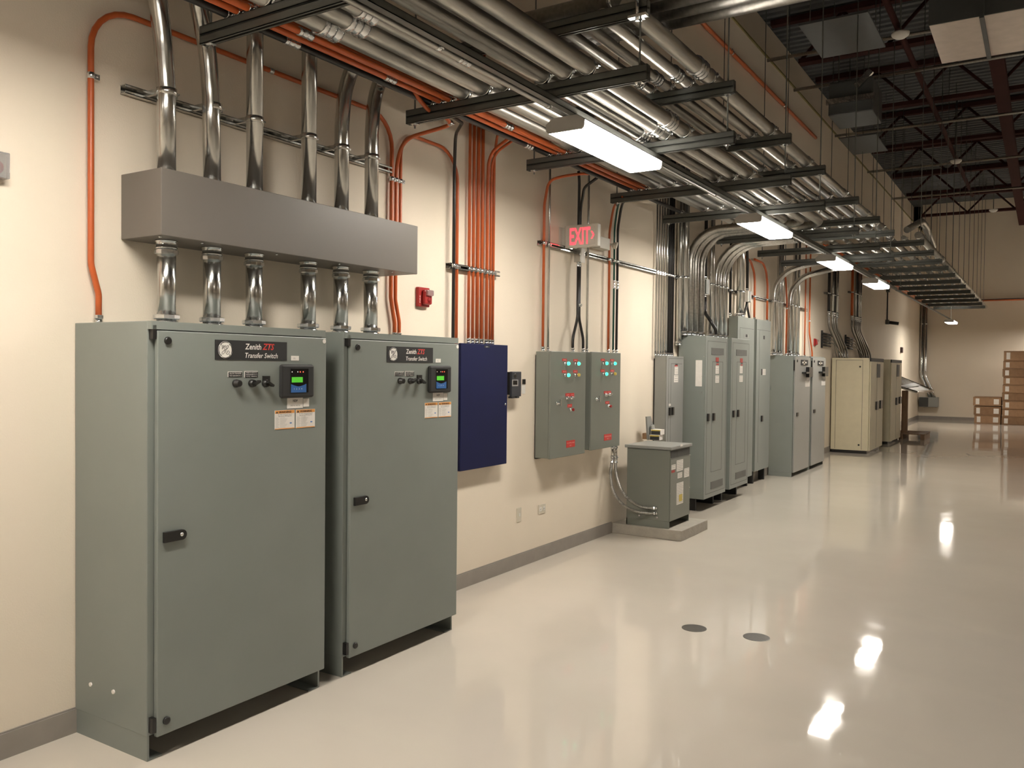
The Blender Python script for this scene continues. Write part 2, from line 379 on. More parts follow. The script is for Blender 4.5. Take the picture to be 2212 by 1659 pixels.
MB().box(1.77, 1.87, 4.0, 4.035, 3.435, 3.449).box(1.79, 1.85, 4.0, 4.035, 3.535, 3.55).cyl((1.815, 4.02, 3.42), (1.815, 4.02, 3.57), .01, 8).build('plate', 'zinc', t)
# orange and black runs along the left of the rack
go = 'orange conduits running on the rack'
conduit('orange_conduit', [(.53, -.5, 3.222), (.53, 6.95, 3.222)], .015, 'orange', 'orange conduit running along the rack, left one beside the black run', go, straps=[((.53, y, 3.222), (0, 1, 0)) for y in FR[:4]], ear=(1, 0, 0), coups=[((.53, 3.6, 3.222), (0, 1, 0))])
conduit('orange_conduit', [(.60, -.5, 3.222), (.60, 6.95, 3.222)], .017, 'orange', 'orange conduit running along the rack, right one beside the large steel pipe', go, straps=[((.60, y, 3.222), (0, 1, 0)) for y in FR[:4]], ear=(1, 0, 0), coups=[((.60, 2.9, 3.222), (0, 1, 0)), ((.60, 4.7, 3.222), (0, 1, 0))])
conduit('orange_conduit', [(.565, -.5, 3.262), (.565, 5.2, 3.262), (.5, 5.7, 3.262), (.565, 7.0, 3.262)], .014, 'orange', 'orange conduit lying on top between the two on the rack', go)
conduit('black_conduit', [(.455, -.5, 3.225), (.455, 8.6, 3.225)], .018, 'black', 'black conduit running along the rack just left of the orange ones', straps=[((.455, y, 3.225), (0, 1, 0)) for y in FR[:6]], ear=(1, 0, 0), coups=[((.455, 2.95, 3.225), (0, 1, 0)), ((.455, 5.2, 3.225), (0, 1, 0))])
for i in range(4):
    x = .06+.06*i; z = 3.92+.015*(i % 2)
    conduit('orange_conduit', [(x, 16.2, z), (x, 31.40-.04*i, z), (7.0, 31.44-.04*i, z+.02*i-.02)], .013, 'orangemetal' if i < 3 else 'black', '%s conduit high on left wall turning onto far wall, %s from the wall' % ('dull orange' if i < 3 else 'black', ORD[i]), 'conduits turning onto the far wall', R=.2, n=8)
# ------------------------------------------------------------------ transfer switches
def circ(y, z, r, n=24): return [(0, y+r*math.cos(2*math.pi*i/n), z+r*math.sin(2*math.pi*i/n)) for i in range(n)]
def transfer_switch():
    X = .55; y0, y1 = 2.118, 3.10; T = 1.817
    t = thing('transfer_switch_cabinet', (.27, (y0+y1)/2, 0), '', 'cabinet')
    MB().box(.004, X-.028, y0, y1, .105, T).build('body', 'greycab', t, .003); MB().box(X-.0278, X-.002, y0+.0005, y1-.0005, T-.034, T-.0005).build('drip_edge', 'greycab', t)
    b = MB(); b.box(.004, X-.03, y0+.002, y0+.012, 0, .105).box(.004, X-.03, y1-.014, y1-.004, 0, .105).box(.004, .016, y0+.012, y1-.014, 0, .105)
    b.box(.004, X-.03, y0+.012, y0+.075, 0, .006).box(.004, X-.03, y1-.077, y1-.014, 0, .006); b.build('base_skirt', 'greycab', t)
    d = MB().box(X-.024, X, y0+.028, y1+.004, .098, T-.038).build('door', 'greycab', t, .005)
    b = MB()
    for (a, c) in (((352, 1140), (400, 1172)),):
        p, q = PX(356, 1163, X), PX(391, 1156, X)
    zc = PX(375, 1157, X).z; ya, yb = PX(351, 1160, X).y, PX(400, 1155, X).y; hh = .022
    poly = [(X, ya, zc-hh), (X, ya, zc+hh), (X, yb-hh, zc+hh)]+[(X, yb-hh+hh*math.sin(a), zc+hh*math.cos(a)) for a in [math.pi*i/10 for i in range(1, 10)]]+[(X, yb-hh, zc-hh)]
    MB().prism(poly, (.014, 0, 0)).build('handle', 'black', d, .002)
    MB().lathe((X+.012, yb-hh-.004, zc+.002), (1, 0, 0), [(0, .008), (.004, .008), (.0045, .003)], 16).build('lock', 'zinc', d)
    for p in ((362, 736), (359, 1556)):
        q = PX(*p, X); MB().lathe((X-.001, q.y, q.z), (1, 0, 0), [(0, .0165), (.008, .0165), (.0115, .012)], 24).build('latch_cap', 'black', d)
    for a, c in (((329.5, 702), (335, 732)), ((327, 1555), (331, 1586))):
        z1, z0 = PX(*a, X).z, PX(*c, X).z; MB().box(X-.03, X-.002, y0+.008, y0+.024, z0, z1).build('hinge', 'black', t)
    # nameplate
    p, q = PX(464, 734, X), PX(619, 779, X); z1 = .5*(PX(464, 734, X).z+PX(619, 739, X).z); z0 = .5*(PX(464, 777, X).z+PX(619, 779, X).z); q = PX(619, 779, X)
    NP = MB().box(X, X+.0025, p.y, q.y, z0, z1).build('nameplate', 'bkmatte', t)
    Xs = X+.0027; h = z1-z0; yw = q.y-p.y
    text('Zenith', (Xs, p.y+.395*yw, z0+.56*h), YR, ZU, .30*h, 'textwhite', NP, width=.225*yw, shear=.12, bold=.014)
    text('ZTS', (Xs, p.y+.635*yw, z0+.56*h), YR, ZU, .33*h, 'textred', NP, width=.175*yw, shear=.3, bold=.02)
    text('Transfer Switch', (Xs, p.y+.395*yw, z0+.12*h), YR, ZU, .27*h, 'textwhite', NP, width=.465*yw, shear=.2, bold=.006)
    # round emblem
    cy, cz, r = p.y+.13*yw, z0+.5*h, .435*h
    MB().prism([(Xs, a, c) for _, a, c in circ(cy, cz, r, 40)], (.0008, 0, 0)).build('emblem', 'textwhite', NP)
    b = MB(); xe = Xs+.0012
    def arc(rr, a0, a1, n=14): return [(xe, cy+rr*math.cos(a0+(a1-a0)*i/n), cz+rr*math.sin(a0+(a1-a0)*i/n)) for i in range(n+1)]
    for k in range(4):
        a = math.radians(100+90*k); w = arc(r*.93, a-.72, a+.72, 14)
        b.tube(w, [.0006+.0013*math.sin(math.pi*i/14)**.6 for i in range(15)], 6)
        e = arc(r*.83, a+.52, a+.72, 4); b.tube([w[-1]]+e[::-1], .001, 6)
    def sp(P): return smoothpath([(xe, cy+r*u, cz+r*w) for u, w in P], 5)
    b.tube(sp([(-.42, .30), (-.48, .44), (-.34, .52), (-.22, .40), (-.30, .18), (-.45, .10), (-.40, .28), (-.15, .42), (-.02, .50), (-.10, .20), (-.12, -.15), (-.22, -.42), (-.42, -.50), (-.48, -.34), (-.30, -.14), (0, .02)]), .0009, 6)
    b.tube(sp([(0, .02), (.22, .14), (.42, .36), (.44, .50), (.28, .50), (.12, .36), (.14, .20), (.30, .16), (.14, .08), (.04, -.14), (.10, -.40), (.32, -.52), (.52, -.40), (.54, -.20), (.38, -.10), (.24, -.24), (.34, -.34)]), .0009, 6)
    b.build('monogram', 'ink', NP)
    # legend plates, switches
    for i, (a, c, lines) in enumerate((((493, 804), (522.5, 814), ('ALLOW TRANSFER', 'TO SOURCE 2')), ((529, 803), (556.5, 815), ('WHEN IN PREFERRED', 'RETRANSFER TO S1', 'AUTO   MANUAL')))):
        L = decal('legend_plate', a, c, X, 'bkmatte', t, .002); p, q = PX(*a, X), PX(*c, X); hh = (p.z-q.z)/len(lines)
        MB().box(X, X+.0015, p.y-.003, p.y, q.z-.001, p.z+.003).box(X, X+.0015, p.y-.003, q.y, p.z, p.z+.0025).build('edge', 'paper', L)
        for k, s in enumerate(lines): text(s, (X+.0022, (p.y+q.y)/2, p.z-hh*(k+.8)), YR, ZU, hh*.58, 'textwhite', L, width=(q.y-p.y)*.86, center=True)
    q = PX(508.5, 828, X); MB().lathe((X, q.y, q.z), (1, 0, 0), [(0, .018), (.012, .018), (.014, .015), (.03, .015), (.032, .012)], 20).build('push_button', 'black', t)
    for px, an in ((543, .45), (572, -.5)):
        q = PX(px, 828, X); g = MB().lathe((X, q.y, q.z), (1, 0, 0), [(0, .018), (.012, .018), (.014, .015), (.022, .015)], 20)
        g.obox((X+.03, q.y+.006*math.cos(an), q.z+.006*math.sin(an)), (.011, 0, 0), (0, .018*math.cos(an), .018*math.sin(an)), (0, -.005*math.sin(an), .005*math.cos(an)))
        g.build('selector_switch', 'black', t)
    L = decal('legend_plate', (566.5, 812), (581, 825), X, 'black', t, .008)
    # controller
    p, q = PX(601.5, 785.5, X), PX(672.5, 858, X); zt, zb = PX(637, 787, X).z, PX(637, 859, X).z
    K = MB().box(X, X+.022, p.y, q.y, zb, zt).build('controller', 'bkmatte', t, .012)
    f = lambda u, w: (q.y*u+p.y*(1-u), zb*w+zt*(1-w))
    def pad(name, u0, w0, u1, w1, m, x=X+.0225, th=.001):
        a, c = f(u0, w0), f(u1, w1); return MB().box(x, x+th, a[0], c[0], c[1], a[1]).build(name, m, K)
    pad('display_panel', .27, .13, .80, .84, 'screenblk'); pad('screen', .29, .38, .62, .54, 'lcd', X+.0236)
    a, c = f(.27, .66), f(.73, .84); n = 10
    poly = [(X+.0236, a[0], c[1]), (X+.0236, c[0], c[1])]+[(X+.0236, c[0]+(a[0]-c[0])*i/n, a[1]+.012*(abs(2*i/n-1)**1.5)) for i in range(n+1)]
    MB().prism(poly, (.001, 0, 0)).build('keypad', 'bluepad', K)
    for u, m_ in ((.30, 'paper'), (.47, 'paper'), (.545, 'ledred'), (.635, 'ledred')):
        a = f(u, .225); MB().lathe((X+.0235, a[0], a[1]), (1, 0, 0), [(0, .0028), (.001, .0028)], 10).build('indicator', m_, K)
    for k in range(4):
        a = f(.36+.075*k, .755); text('1234'[k], (X+.0248, a[0], a[1]), YR, ZU, .0085, 'textwhite', K, center=True)
    # stickers
    S = decal('sticker', (628.5, 768.5), (645, 779), X, 'paper', t); q = PX(637, 774, X); text('UL', (X+.0022, q.y-.012, q.z-.004), YR, ZU, .009, 'inkgrey', S)
    S = decal('label_card', (620, 860), (653.5, 881), X, 'paper', t); q = PX(637, 868, X); text('NDP', (X+.0022, q.y, q.z), YR, ZU, .011, 'ink', S, center=True, bold=.02)
    q = PX(637, 877, X); text('UTILITY 2A - UTILITY 2B', (X+.0022, q.y, q.z), YR, ZU, .0055, 'ink', S, width=.062, center=True)
    S = decal('blank_tag', (655, 861), (667, 878), X, 'paper', t)
    for a, c in (((593.2, 887), (635.8, 925)), ((639, 885), (679.8, 922))):
        S = decal('warning_label', a, c, X, 'paper', t, .0015); p, q = PX(*a, X), PX(*c, X); w, h = q.y-p.y, p.z-q.z; xx = X+.0016
        MB().box(xx, xx+.0004, p.y+.002, q.y-.002, p.z-.17*h, p.z-.01*h).box(xx, xx+.0004, p.y+.002, q.y-.002, q.z+.005*h, q.z+.05*h).build('band', 'warnorange', S)
        text('WARNING', (xx+.0005, p.y+.2*w, p.z-.145*h), YR, ZU, .1*h, 'ink', S, width=.62*w, bold=.03)
        MB().prism([(xx+.0005, p.y+.04*w, p.z-.15*h), (xx+.0005, p.y+.16*w, p.z-.15*h), (xx+.0005, p.y+.1*w, p.z-.05*h)], (.0003, 0, 0)).build('symbol', 'ink', S)
        text('Arc Flash and Shock Hazard', (xx, p.y+.5*w, p.z-.25*h), YR, ZU, .05*h, 'ink', S, width=.7*w, center=True)
        text('Appropriate PPE Required', (xx, p.y+.5*w, p.z-.335*h), YR, ZU, .055*h, 'ink', S, width=.66*w, center=True)
        g = MB()
        for k in range(8):
            zz = p.z-h*(.40+.07*k); g.box(xx, xx+.0003, p.y+.05*w, p.y+(.18+.03*(k % 2))*w, zz-.012*h, zz); g.box(xx, xx+.0003, p.y+.26*w, p.y+(.5+.12*((k*3) % 4)/3)*w, zz-.012*h, zz)
        g.build('print', 'inkgrey', S)
        MB().prism([(xx+.0003, q.y-.2*w+.06*w*math.cos(a_), q.z+.3*h+.035*h*math.sin(a_)) for a_ in [i*math.pi/8 for i in range(16)]], (.0003, 0, 0)).build('mark', 'bluelogo', S)
    q = PX(706.5, 725, X); MB().lathe((X-.001, y1-.012, T-.055), (1, 0, 0), [(0, .011), (.0025, .011)], 20).build('round_badge', 'paper', t)
    b = MB()
    for p in ((197, 1478), (246, 1494)):
        q = PY(*p, y0); b.cyl((q.x, y0-.006, q.z), (q.x, y0+.01, q.z), .009, 12)
    b.build('plug', 'paper', t)
    return t
ts = transfer_switch(); tag(ts, 'tall grey-green transfer switch cabinet nearest the camera, with black nameplate and controller', 'cabinet', 'transfer switch cabinets')
t2 = copy_tree(ts); t2.location.y += 1.138; tag(t2, 'second tall grey-green transfer switch cabinet, standing between the nearest one and the blue box', 'cabinet', 'transfer switch cabinets')
# ------------------------------------------------------------------ wireway box with its conduits
t = thing('wireway_box', (.15, 3.24, 2.21), 'long grey metal wireway box on the wall above the transfer switch cabinets', 'wireway')
MB().box(.002, .3, 2.338, 4.14, 2.212, 2.51).build('body', 'trough', t, .003)
for p in ((331, 510), (441, 517), (602, 543), (737, 564), (851, 583)):
    q = PX(*p, .275) if p[0] > 400 else V((.2, 2.36, 2.21)); MB().lathe((.26, min(q.y, 4.1), 2.212), (0, 0, -1), [(0, .007), (.004, .007), (.007, .003)], 8).build('screw', 'zinc', t)
YS = [PX(p, 600, .16).y for p in (359.5, 458, 549, 666, 736.5, 801)]
g1, g2 = 'short conduits between the wireway box and the cabinets', 'conduits rising from the wireway box'
OL = ['leftmost', 'second from left', 'third from left', 'third from right', 'second from right', 'rightmost']
up = [[(359, 190, .16), (352, 90, .17), (338, -30, .2), (322, -140, .25)], [(456, 210, .16), (449, 110, .17), (427, 0, .22), (400, -110, .3)], None, None,
      [(738.5, 275, .16), (744, 200, .17), (762, 140, .22), (800, 92, .4)], [(803, 290, .16), (808, 215, .17), (824, 165, .22), (862, 118, .4)]]
for i, y in enumerate(YS):
    t = thing('steel_nipple', (.16, y, 1.817), 'short thick steel conduit under the wireway box, %s of six' % OL[i], 'conduit', g1)
    MB().cyl((.16, y, 1.817), (.16, y, 2.21), .042, 24).build('pipe', 'galv', t)
    connector((.16, y, 1.818), (0, 0, 1), .042, t)
    b = MB(); b.lathe((.16, y, 2.211), (0, 0, -1), [(0, .05), (.005, .05), (.006, .047), (.03, .045), (.031, .049), (.037, .049), (.038, .046), (.042, .046)], 20)
    b.lathe((.16, y, 2.169), (0, 0, -1), [(0, .048), (.003, .053), (.018, .053), (.022, .047)], 12, False); b.build('compression_fitting', 'zinc', t)
    pts = [(.16, y, 2.511)]
    if up[i]: pts += [PX(*q) for q in up[i]]
    else: pts += [(.16, y, 4.6)]
    t = thing('steel_conduit', pts[0], 'thick steel conduit rising from the wireway box, %s, %s' % (OL[i], 'bending at the top' if up[i] else 'running straight up'), 'conduit', g2)
    MB().tube(fillet(pts, .5), .042, 24).build('pipe', 'galv', t)
    MB().lathe(pts[0], (0, 0, 1), [(0, .052), (.006, .054), (.014, .054), (.02, .045)], 12, False).build('locknut', 'zinc', t)
    z = 2.895; b = MB().lathe((.16, y, z-.016), (0, 0, 1), [(0, .0425), (.001, .0455), (.031, .0455), (.032, .0425)], 24)
    b.obox((.14, y+.052, z), (.014, 0, 0), (0, .012, 0), (0, 0, .014)); b.cyl((.155, y+.05, z), (.18, y+.05, z), .006, 8); b.obox((.1, y-.03, z), (.06, 0, 0), (0, .008, 0), (0, 0, .012)); b.build('strap', 'galv', t)
def wallstrut(y0, y1, zt, label, x=.0, d=.041):
    t = thing('strut_channel', (x, (y0+y1)/2, zt-.02), label, 'channel')
    MB().box(x, x+.003, y0, y1, zt-.041, zt).box(x, x+d, y0, y1, zt-.003, zt).box(x, x+d, y0, y1, zt-.041, zt-.038).box(x+d-.003, x+d, y0, y1, zt-.012, zt).box(x+d-.003, x+d, y0, y1, zt-.041, zt-.029).build('channel', 'galv', t)
wallstrut(2.335, 4.2, 2.918, 'galvanised strut channel on the wall behind the conduits above the wireway box')
wallstrut(4.83, 5.475, 2.375, 'short strut channel on the wall holding the orange conduits above the blue box')
wallstrut(6.1, 15.4, 2.70, 'long strut channel along the wall behind the exit sign and the tall panel conduits')
# ------------------------------------------------------------------ wall conduits, nearest part
def vcond(px, py, x, z0, z1, r, m, label, group, name, straps=(), ends=(0,), extra=None, R=.1, coups=()):
    y = PX(px, py, x).y
    pts = [(x, y, z0), (x, y, z1)]+([PX(*q) if len(q) == 3 else V(q[:3]) for q in extra] if extra else [])
    return conduit(name, pts, r, m, label, group, R=R, ends=ends, straps=[((x, y, s), (0, 0, 1)) for s in straps], coups=[((x, y, s), (0, 0, 1)) for s in coups])
x = .03; yb = 4.205
conduit('orange_conduit', [(x, 2.212, 1.818), (x, 2.212, 1.95), (x, 2.176, 2.08), (x, 2.176, 3.236), (x, yb, 3.236), (x, yb, 2.08), (x, yb+.04, 1.92), (x, yb+.04, 1.818)], .0135, 'orange',
        'orange conduit looping up and along the wall from the nearest cabinet over the wireway box', R=[.12, .12, .2, .2, .12, .12], ends=(0, 1), straps=[((x, 2.176, 2.91), (0, 0, 1)), ((x, yb, 2.845), (0, 0, 1)), ((x, 3.2, 3.236), (0, 1, 0))])
conduit('orange_conduit', [(x, 4.29, 1.818), (x, 4.29, 1.93), (x, 4.25, 2.07), (x, 4.25, 2.95), PX(872, 300, .12), PX(955, 276, .36), PX(975, 268, .44), PX(960, 250, .45), PX(925, 238, .46), PX(902, 210, .47), PX(885, 180, .486), PX(865, 168, .486)], .0125, 'orange',
        'orange conduit curving off the wall and up in front of the crossbar to the rack', R=[.12, .12, .3, .2, .1, .05, .06, .1, .1, .1], ends=(0,), straps=[((x, 4.25, 2.845), (0, 0, 1)), (PX(973, 266, .44), (0, 1, .6))])
conduit('orange_conduit', [(.1, 4.145, 2.4), (.03, 4.293, 2.5), (.03, 4.293, 3.17), (.03, 4.925, 3.17), (.03, 4.925, 1.1)], .0115, 'orange',
        'orange conduit arching over the wall between the wireway box and the blue box', R=[.05, .16, .22], straps=[((.03, 4.293, 2.845), (0, 0, 1)), ((.03, 4.925, 2.355), (0, 0, 1))])
yk = PX(979, 660, .055).y
conduit('black_conduit', [(.055, yk, 1.1), (.055, yk, 3.05), PX(984, 290, .12), PX(998, 266, .33), PX(975, 250, .415), PX(930, 225, .415)], .0115, 'black',
        'black conduit going straight up the wall left of the blue box conduits', R=[.2, .1, .06, .1], straps=[((.055, yk, 2.355), (0, 0, 1))])
pxs = (1012.1, 1021.1, 1030.6, 1040, 1051, 1058.7, 1064.7); rs = (.0108, .0112, .0135, .0135, .0125, .0105, .0105)
gb = 'orange conduits entering the blue box'
ex = [None]*4+[[(1056, 332, .05), (1108, 292, .32), (1150, 262, .6)], [(1063, 335, .05), (1115, 298, .3), (1152, 272, .55)], [(1074, 288, .08), (1092, 262, .3)]]
z1s = [4.3]*4+[3.03, 3.03, 3.22]
for i in range(7):
    w = ['leftmost of seven', 'second of seven from left', 'third of seven from left', 'middle of the seven', 'third from right, bending away near the top', 'second from right, bending away near the top', 'rightmost of seven'][i]
    vcond(pxs[i], 660, .034, 1.81, z1s[i], rs[i], 'orange', 'orange conduit rising from the blue box, %s' % w, gb, 'orange_conduit', straps=(2.355,), extra=ex[i], R=.18)
# blue box
ybl = PX(1097, 746, .09)
t = thing('blue_enclosure', (.05, 5.3, .9), 'dark blue flat metal box on the wall right of the transfer switch cabinets', 'enclosure')
yl, yr = PX(996, 743, .085).y+.0, PX(1097, 746, .085).y; zt = 1.807; zb = PX(1096.5, 1001, .085).z
MB().box(.002, .06, yl+.004, yr-.004, zb+.004, zt-.004).build('body', 'blue', t, .003)
D = MB().box(.062, .085, yl, yr, zb, zt).build('door', 'blue', t, .003)
q = PX(1091, 873, .085); MB().lathe((.084, q.y, q.z), (1, 0, 0), [(0, .009), (.006, .009), (.008, .005)], 16).build('lock', 'zinc', D)
L = decal('label_plate', (1046, 746.5), (1057.5, 751.5), .085, 'bkmatte', t); q = PX(1052, 750.3, .087); text('NDP 1', (.0875, q.y, q.z), YR, ZU, .008, 'textwhite', L, center=True)
# meter
t = thing('meter', (.04, 5.66, 1.4), 'black wall meter with a small display beside the blue box', 'meter')
MB().box(.002, .06, 5.60, 5.735, 1.42, 1.60).build('body', 'black', t, .004)
Fm = MB().box(.06, .085, 5.597, 5.737, 1.405, 1.603).box(.04, .08, 5.61, 5.65, 1.392, 1.406).box(.04, .08, 5.68, 5.72, 1.392, 1.406).build('cover', 'meterblk', t, .005)
q = PX(1113, 812, .085); MB().lathe((.084, q.y, q.z), (1, 0, 0), [(0, .019), (.003, .019), (.0032, .014)], 24).build('round_window', 'black', Fm)
decal('bezel', (1106.3, 820), (1119, 834), .085, 'inkgrey', Fm); decal('display', (1108.5, 822), (1117, 831), .087, 'screenblk', Fm)
t = thing('wall_tag', (0, 5.9, 1.5), 'small black square with a white tag below it, on wall beside the meter', 'tag')
MB().box(.001, .01, 5.885, 5.925, 1.5, 1.54).build('square', 'black', t); MB().box(.001, .004, 5.875, 5.93, 1.42, 1.498).build('card', 'white', t)
# fire alarms
def alarm(y, z, label, s=1.):
    t = thing('fire_alarm', (0, y, z), label, 'alarm', 'red fire alarm horns on the wall'); k = s
    MB().box(.001, .028, y-.062, y+.062, z-.066, z+.066).build('base', 'red', t, .006)
    MB().prism([(.028, y-.03, z-.05), (.028, y+.055, z-.05), (.028, y+.055, z+.05), (.028, y-.03, z+.05)], (.03, .0, 0)).build('horn', 'red', t, .012)
    MB().lathe((.05, y+.016, z-.02), (1, 0, 0), [(0, .018), (.0095, .018), (.01, .012), (.0102, .012), (.0104, .006)], 20).build('grille', 'redbutton', t)
    MB().box(.05, .075, y-.018, y+.05, z+.008, z+.048).build('strobe', 'clear', t, .008)
    text('FIRE', (.029, y-.043, z-.04), (0, 0, 1), (0, -1, 0), .009, 'textwhite', t, width=.05)
    return t
alarm(4.555, 2.11, 'red fire alarm horn on the wall between the wireway box and the blue box')
alarm(16.15, 2.14, 'small distant red fire alarm on the wall above the beige cabinets')
# wall plates
for p, nm, lb in (((1120.5, 1112), 'light_switch', 'ivory light switch plate low on the wall, left of the outlet'), ((1170, 1099), 'wall_outlet', 'ivory duplex outlet plate low on the wall, right of the switch plate')):
    q = PX(*p, 0); t = thing(nm, (0, q.y, q.z), lb, 'switch' if 'light' in nm else 'outlet')
    if 'light' in nm: MB().box(.0005, .006, q.y-.035, q.y+.035, q.z-.058, q.z+.058).build('plate', 'ivory', t, .003); MB().box(.006, .011, q.y-.006, q.y+.006, q.z-.012, q.z+.012).build('toggle', 'white', t)
    else:
        MB().box(.0005, .006, q.y-.06, q.y+.06, q.z-.04, q.z+.04).build('plate', 'ivory', t, .003)
        for dy in (-.028, .028):
            s_ = MB().box(.006, .008, q.y+dy-.017, q.y+dy+.017, q.z-.017, q.z+.017).build('socket', 'white', t)
            MB().box(.008, .0085, q.y+dy-.008, q.y+dy-.005, q.z-.006, q.z+.006).box(.008, .0085, q.y+dy+.005, q.y+dy+.008, q.z-.006, q.z+.006).build('slot', 'ink', s_)
t = thing('call_station', (0, 1.77, 2.43), 'clear covered device cut off by the left edge of the photo', 'device')
MB().box(.001, .05, 1.72, 1.822, 2.385, 2.49).build('cover', 'clear', t, .004); MB().lathe((.001, 1.775, 2.43), (1, 0, 0), [(0, .03), (.02, .03), (.025, .02)], 24).build('button', 'red', t)
# ------------------------------------------------------------------ pump control panels
def ctl(name, X, yl, yr, zb, zt, label, tags, lights, sw, stag, rb, latch, btag, nums):
    t = thing(name, (X/2, (yl+yr)/2, zb), label, 'control panel', 'pump control panels')
    MB().box(.02, X-.02, yl+.004, yr-.004, zb+.004, zt).build('body', 'fcgrey', t, .003)
    MB().box(.0, .02, yl+.03, yr-.03, zb-.01, zt-.03).build('mounting_frame', 'bkmatte', t)
    D = MB().box(X-.018, X, yl, yr, zb, zt+.004).build('door', 'fcgrey', t, .004)
    c = lambda u, v: (940+u/5.267, 680+v/5.267)
    for k, (a, b_) in enumerate(tags):
        L = decal('tag_plate', c(*a), c(*b_), X, 'redtag', t); p, q = PX(*c(*a), X), PX(*c(*b_), X)
        text(nums[k], (X+.0022, (p.y+q.y)/2, (p.z+q.z)/2-.005), YR, ZU, .009, 'textpink', L, width=(q.y-p.y)*.6, center=True)
    for (u, m_) in lights:
        q = PX(*c(u[0]-22, u[1]-4), X); b = MB().lathe((X, q.y, q.z), (1, 0, 0), [(0, .017), (.006, .017), (.007, .013), (.022, .013), (.023, .016), (.03, .016)], 16)
        h = b.build('pilot_light', 'zinc', t); MB().lathe((X+.03, q.y, q.z), (1, 0, 0), [(0, .0155), (.01, .0155), (.018, .011), (.02, .004)], 16).build('cap', m_, h)
    for u in sw:
        q = PX(*c(*u), X); b = MB().lathe((X, q.y, q.z), (1, 0, 0), [(0, .016), (.006, .016), (.007, .011), (.02, .011)], 16); b.obox((X+.026, q.y, q.z+.004), (.006, 0, 0), (0, .012, .004), (0, -.001, .004)); b.build('toggle_switch', 'zinc', t)
    q = PX(*c(rb[0]-10, rb[1]), X); h = MB().lathe((X, q.y, q.z), (1, 0, 0), [(0, .016), (.006, .016), (.007, .012), (.02, .012)], 16).build('push_button', 'zinc', t)
    MB().lathe((X+.02, q.y, q.z), (1, 0, 0), [(0, .013), (.014, .013), (.017, .009)], 16).build('cap', 'redbutton', h)
    q = PX(*c(*latch), X); b = MB().lathe((X, q.y, q.z), (1, 0, 0), [(0, .018), (.005, .018), (.006, .01), (.03, .01)], 16); b.obox((X+.034, q.y, q.z+.006), (.005, 0, 0), (0, .009, 0), (0, 0, .028)); b.build('latch', 'zinc', t)
    a, b_ = btag; L = decal('tag_plate', c(*a), c(*b_), X, 'redtag', t); p, q = PX(*c(*a), X), PX(*c(*b_), X); hh = p.z-q.z
    text('FC CONTROL PANEL', (X+.0022, (p.y+q.y)/2, p.z-.45*hh), YR, ZU, .2*hh, 'textpink', L, width=(q.y-p.y)*.88, center=True)
    text(nums[-1], (X+.0022, (p.y+q.y)/2, p.z-.82*hh), YR, ZU, .2*hh, 'textpink', L, center=True)
    return t
Xc = .165
ctl('control_panel', Xc, PX(1190, 761, Xc).y, PX(1266, 762, Xc).y, PX(1190, 992, Xc).z, 1.77, 'grey control panel with red tags and green lights, left of the pair on the wall',
    [((1447, 498), (1497, 528)), ((1572, 503), (1620, 533)), ((1443, 630), (1495, 662)), ((1570, 628), (1618, 660)), ((1483, 893), (1531, 927)), ((1533, 891), (1580, 925)), ((1505, 1018), (1555, 1050))],
    [((1498, 558), 'greenlamp'), ((1615, 560), 'greenlamp'), ((1498, 690), 'greenlamp'), ((1615, 688), 'yellow')], [(1495, 946), (1545, 944)], None, (1550, 1078), (1388, 1005), ((1492, 1435), (1588, 1498)), ['POWER', 'READY', 'RUN', 'AUX', 'OFF', 'ON', 'EPO', 'NO. 1'])
ctl('control_panel', Xc, PX(1278, 761, Xc).y, PX(1341, 764, Xc).y, PX(1278, 973, Xc).z, 1.778, 'grey control panel with red tags and green lights, right of the pair above flexible conduits',
    [((1885, 500), (1928, 528)), ((1992, 503), (2035, 530)), ((1883, 620), (1927, 652)), ((1993, 622), (2035, 650)), ((1920, 868), (1959, 897)), ((1961, 866), (2000, 895)), ((1937, 985), (1980, 1012))],
    [((1935, 556), 'greenlamp'), ((2030, 558), 'greenlamp'), ((1933, 677), 'greenlamp'), ((2030, 675), 'yellow')], [(1935, 912), (1978, 908)], None, (1978, 1040), (1835, 962), ((1922, 1362), (2005, 1420)), ['POWER', 'READY', 'RUN', 'AUX', 'OFF', 'ON', 'EPO', 'NO. 2'])
gp = 'conduits above the two control panels'; zt = 1.775
conduit('orange_conduit', [(.05, PX(1173, 700, .05).y, zt), (.05, PX(1173, 700, .05).y, 3.0), PX(1185, 391, .1), PX(1209, 382, .22), PX(1257, 374.5, .38), PX(1297, 377, .41), PX(1328, 388, .41), PX(1373, 406, .42)], .0115, 'orange',
        'orange conduit above the left control panel, arching from the wall to the rack', gp, R=[.25, .1, .2, .2, .2, .2], ends=(0,), straps=[((.05, PX(1173, 700, .05).y, 2.68), (0, 0, 1))])
vcond(1184, 700, .05, zt, 4.3, .010, 'galv', 'slim steel conduit right beside the orange one above the left control panel', gp, 'steel_conduit', straps=(2.68,))
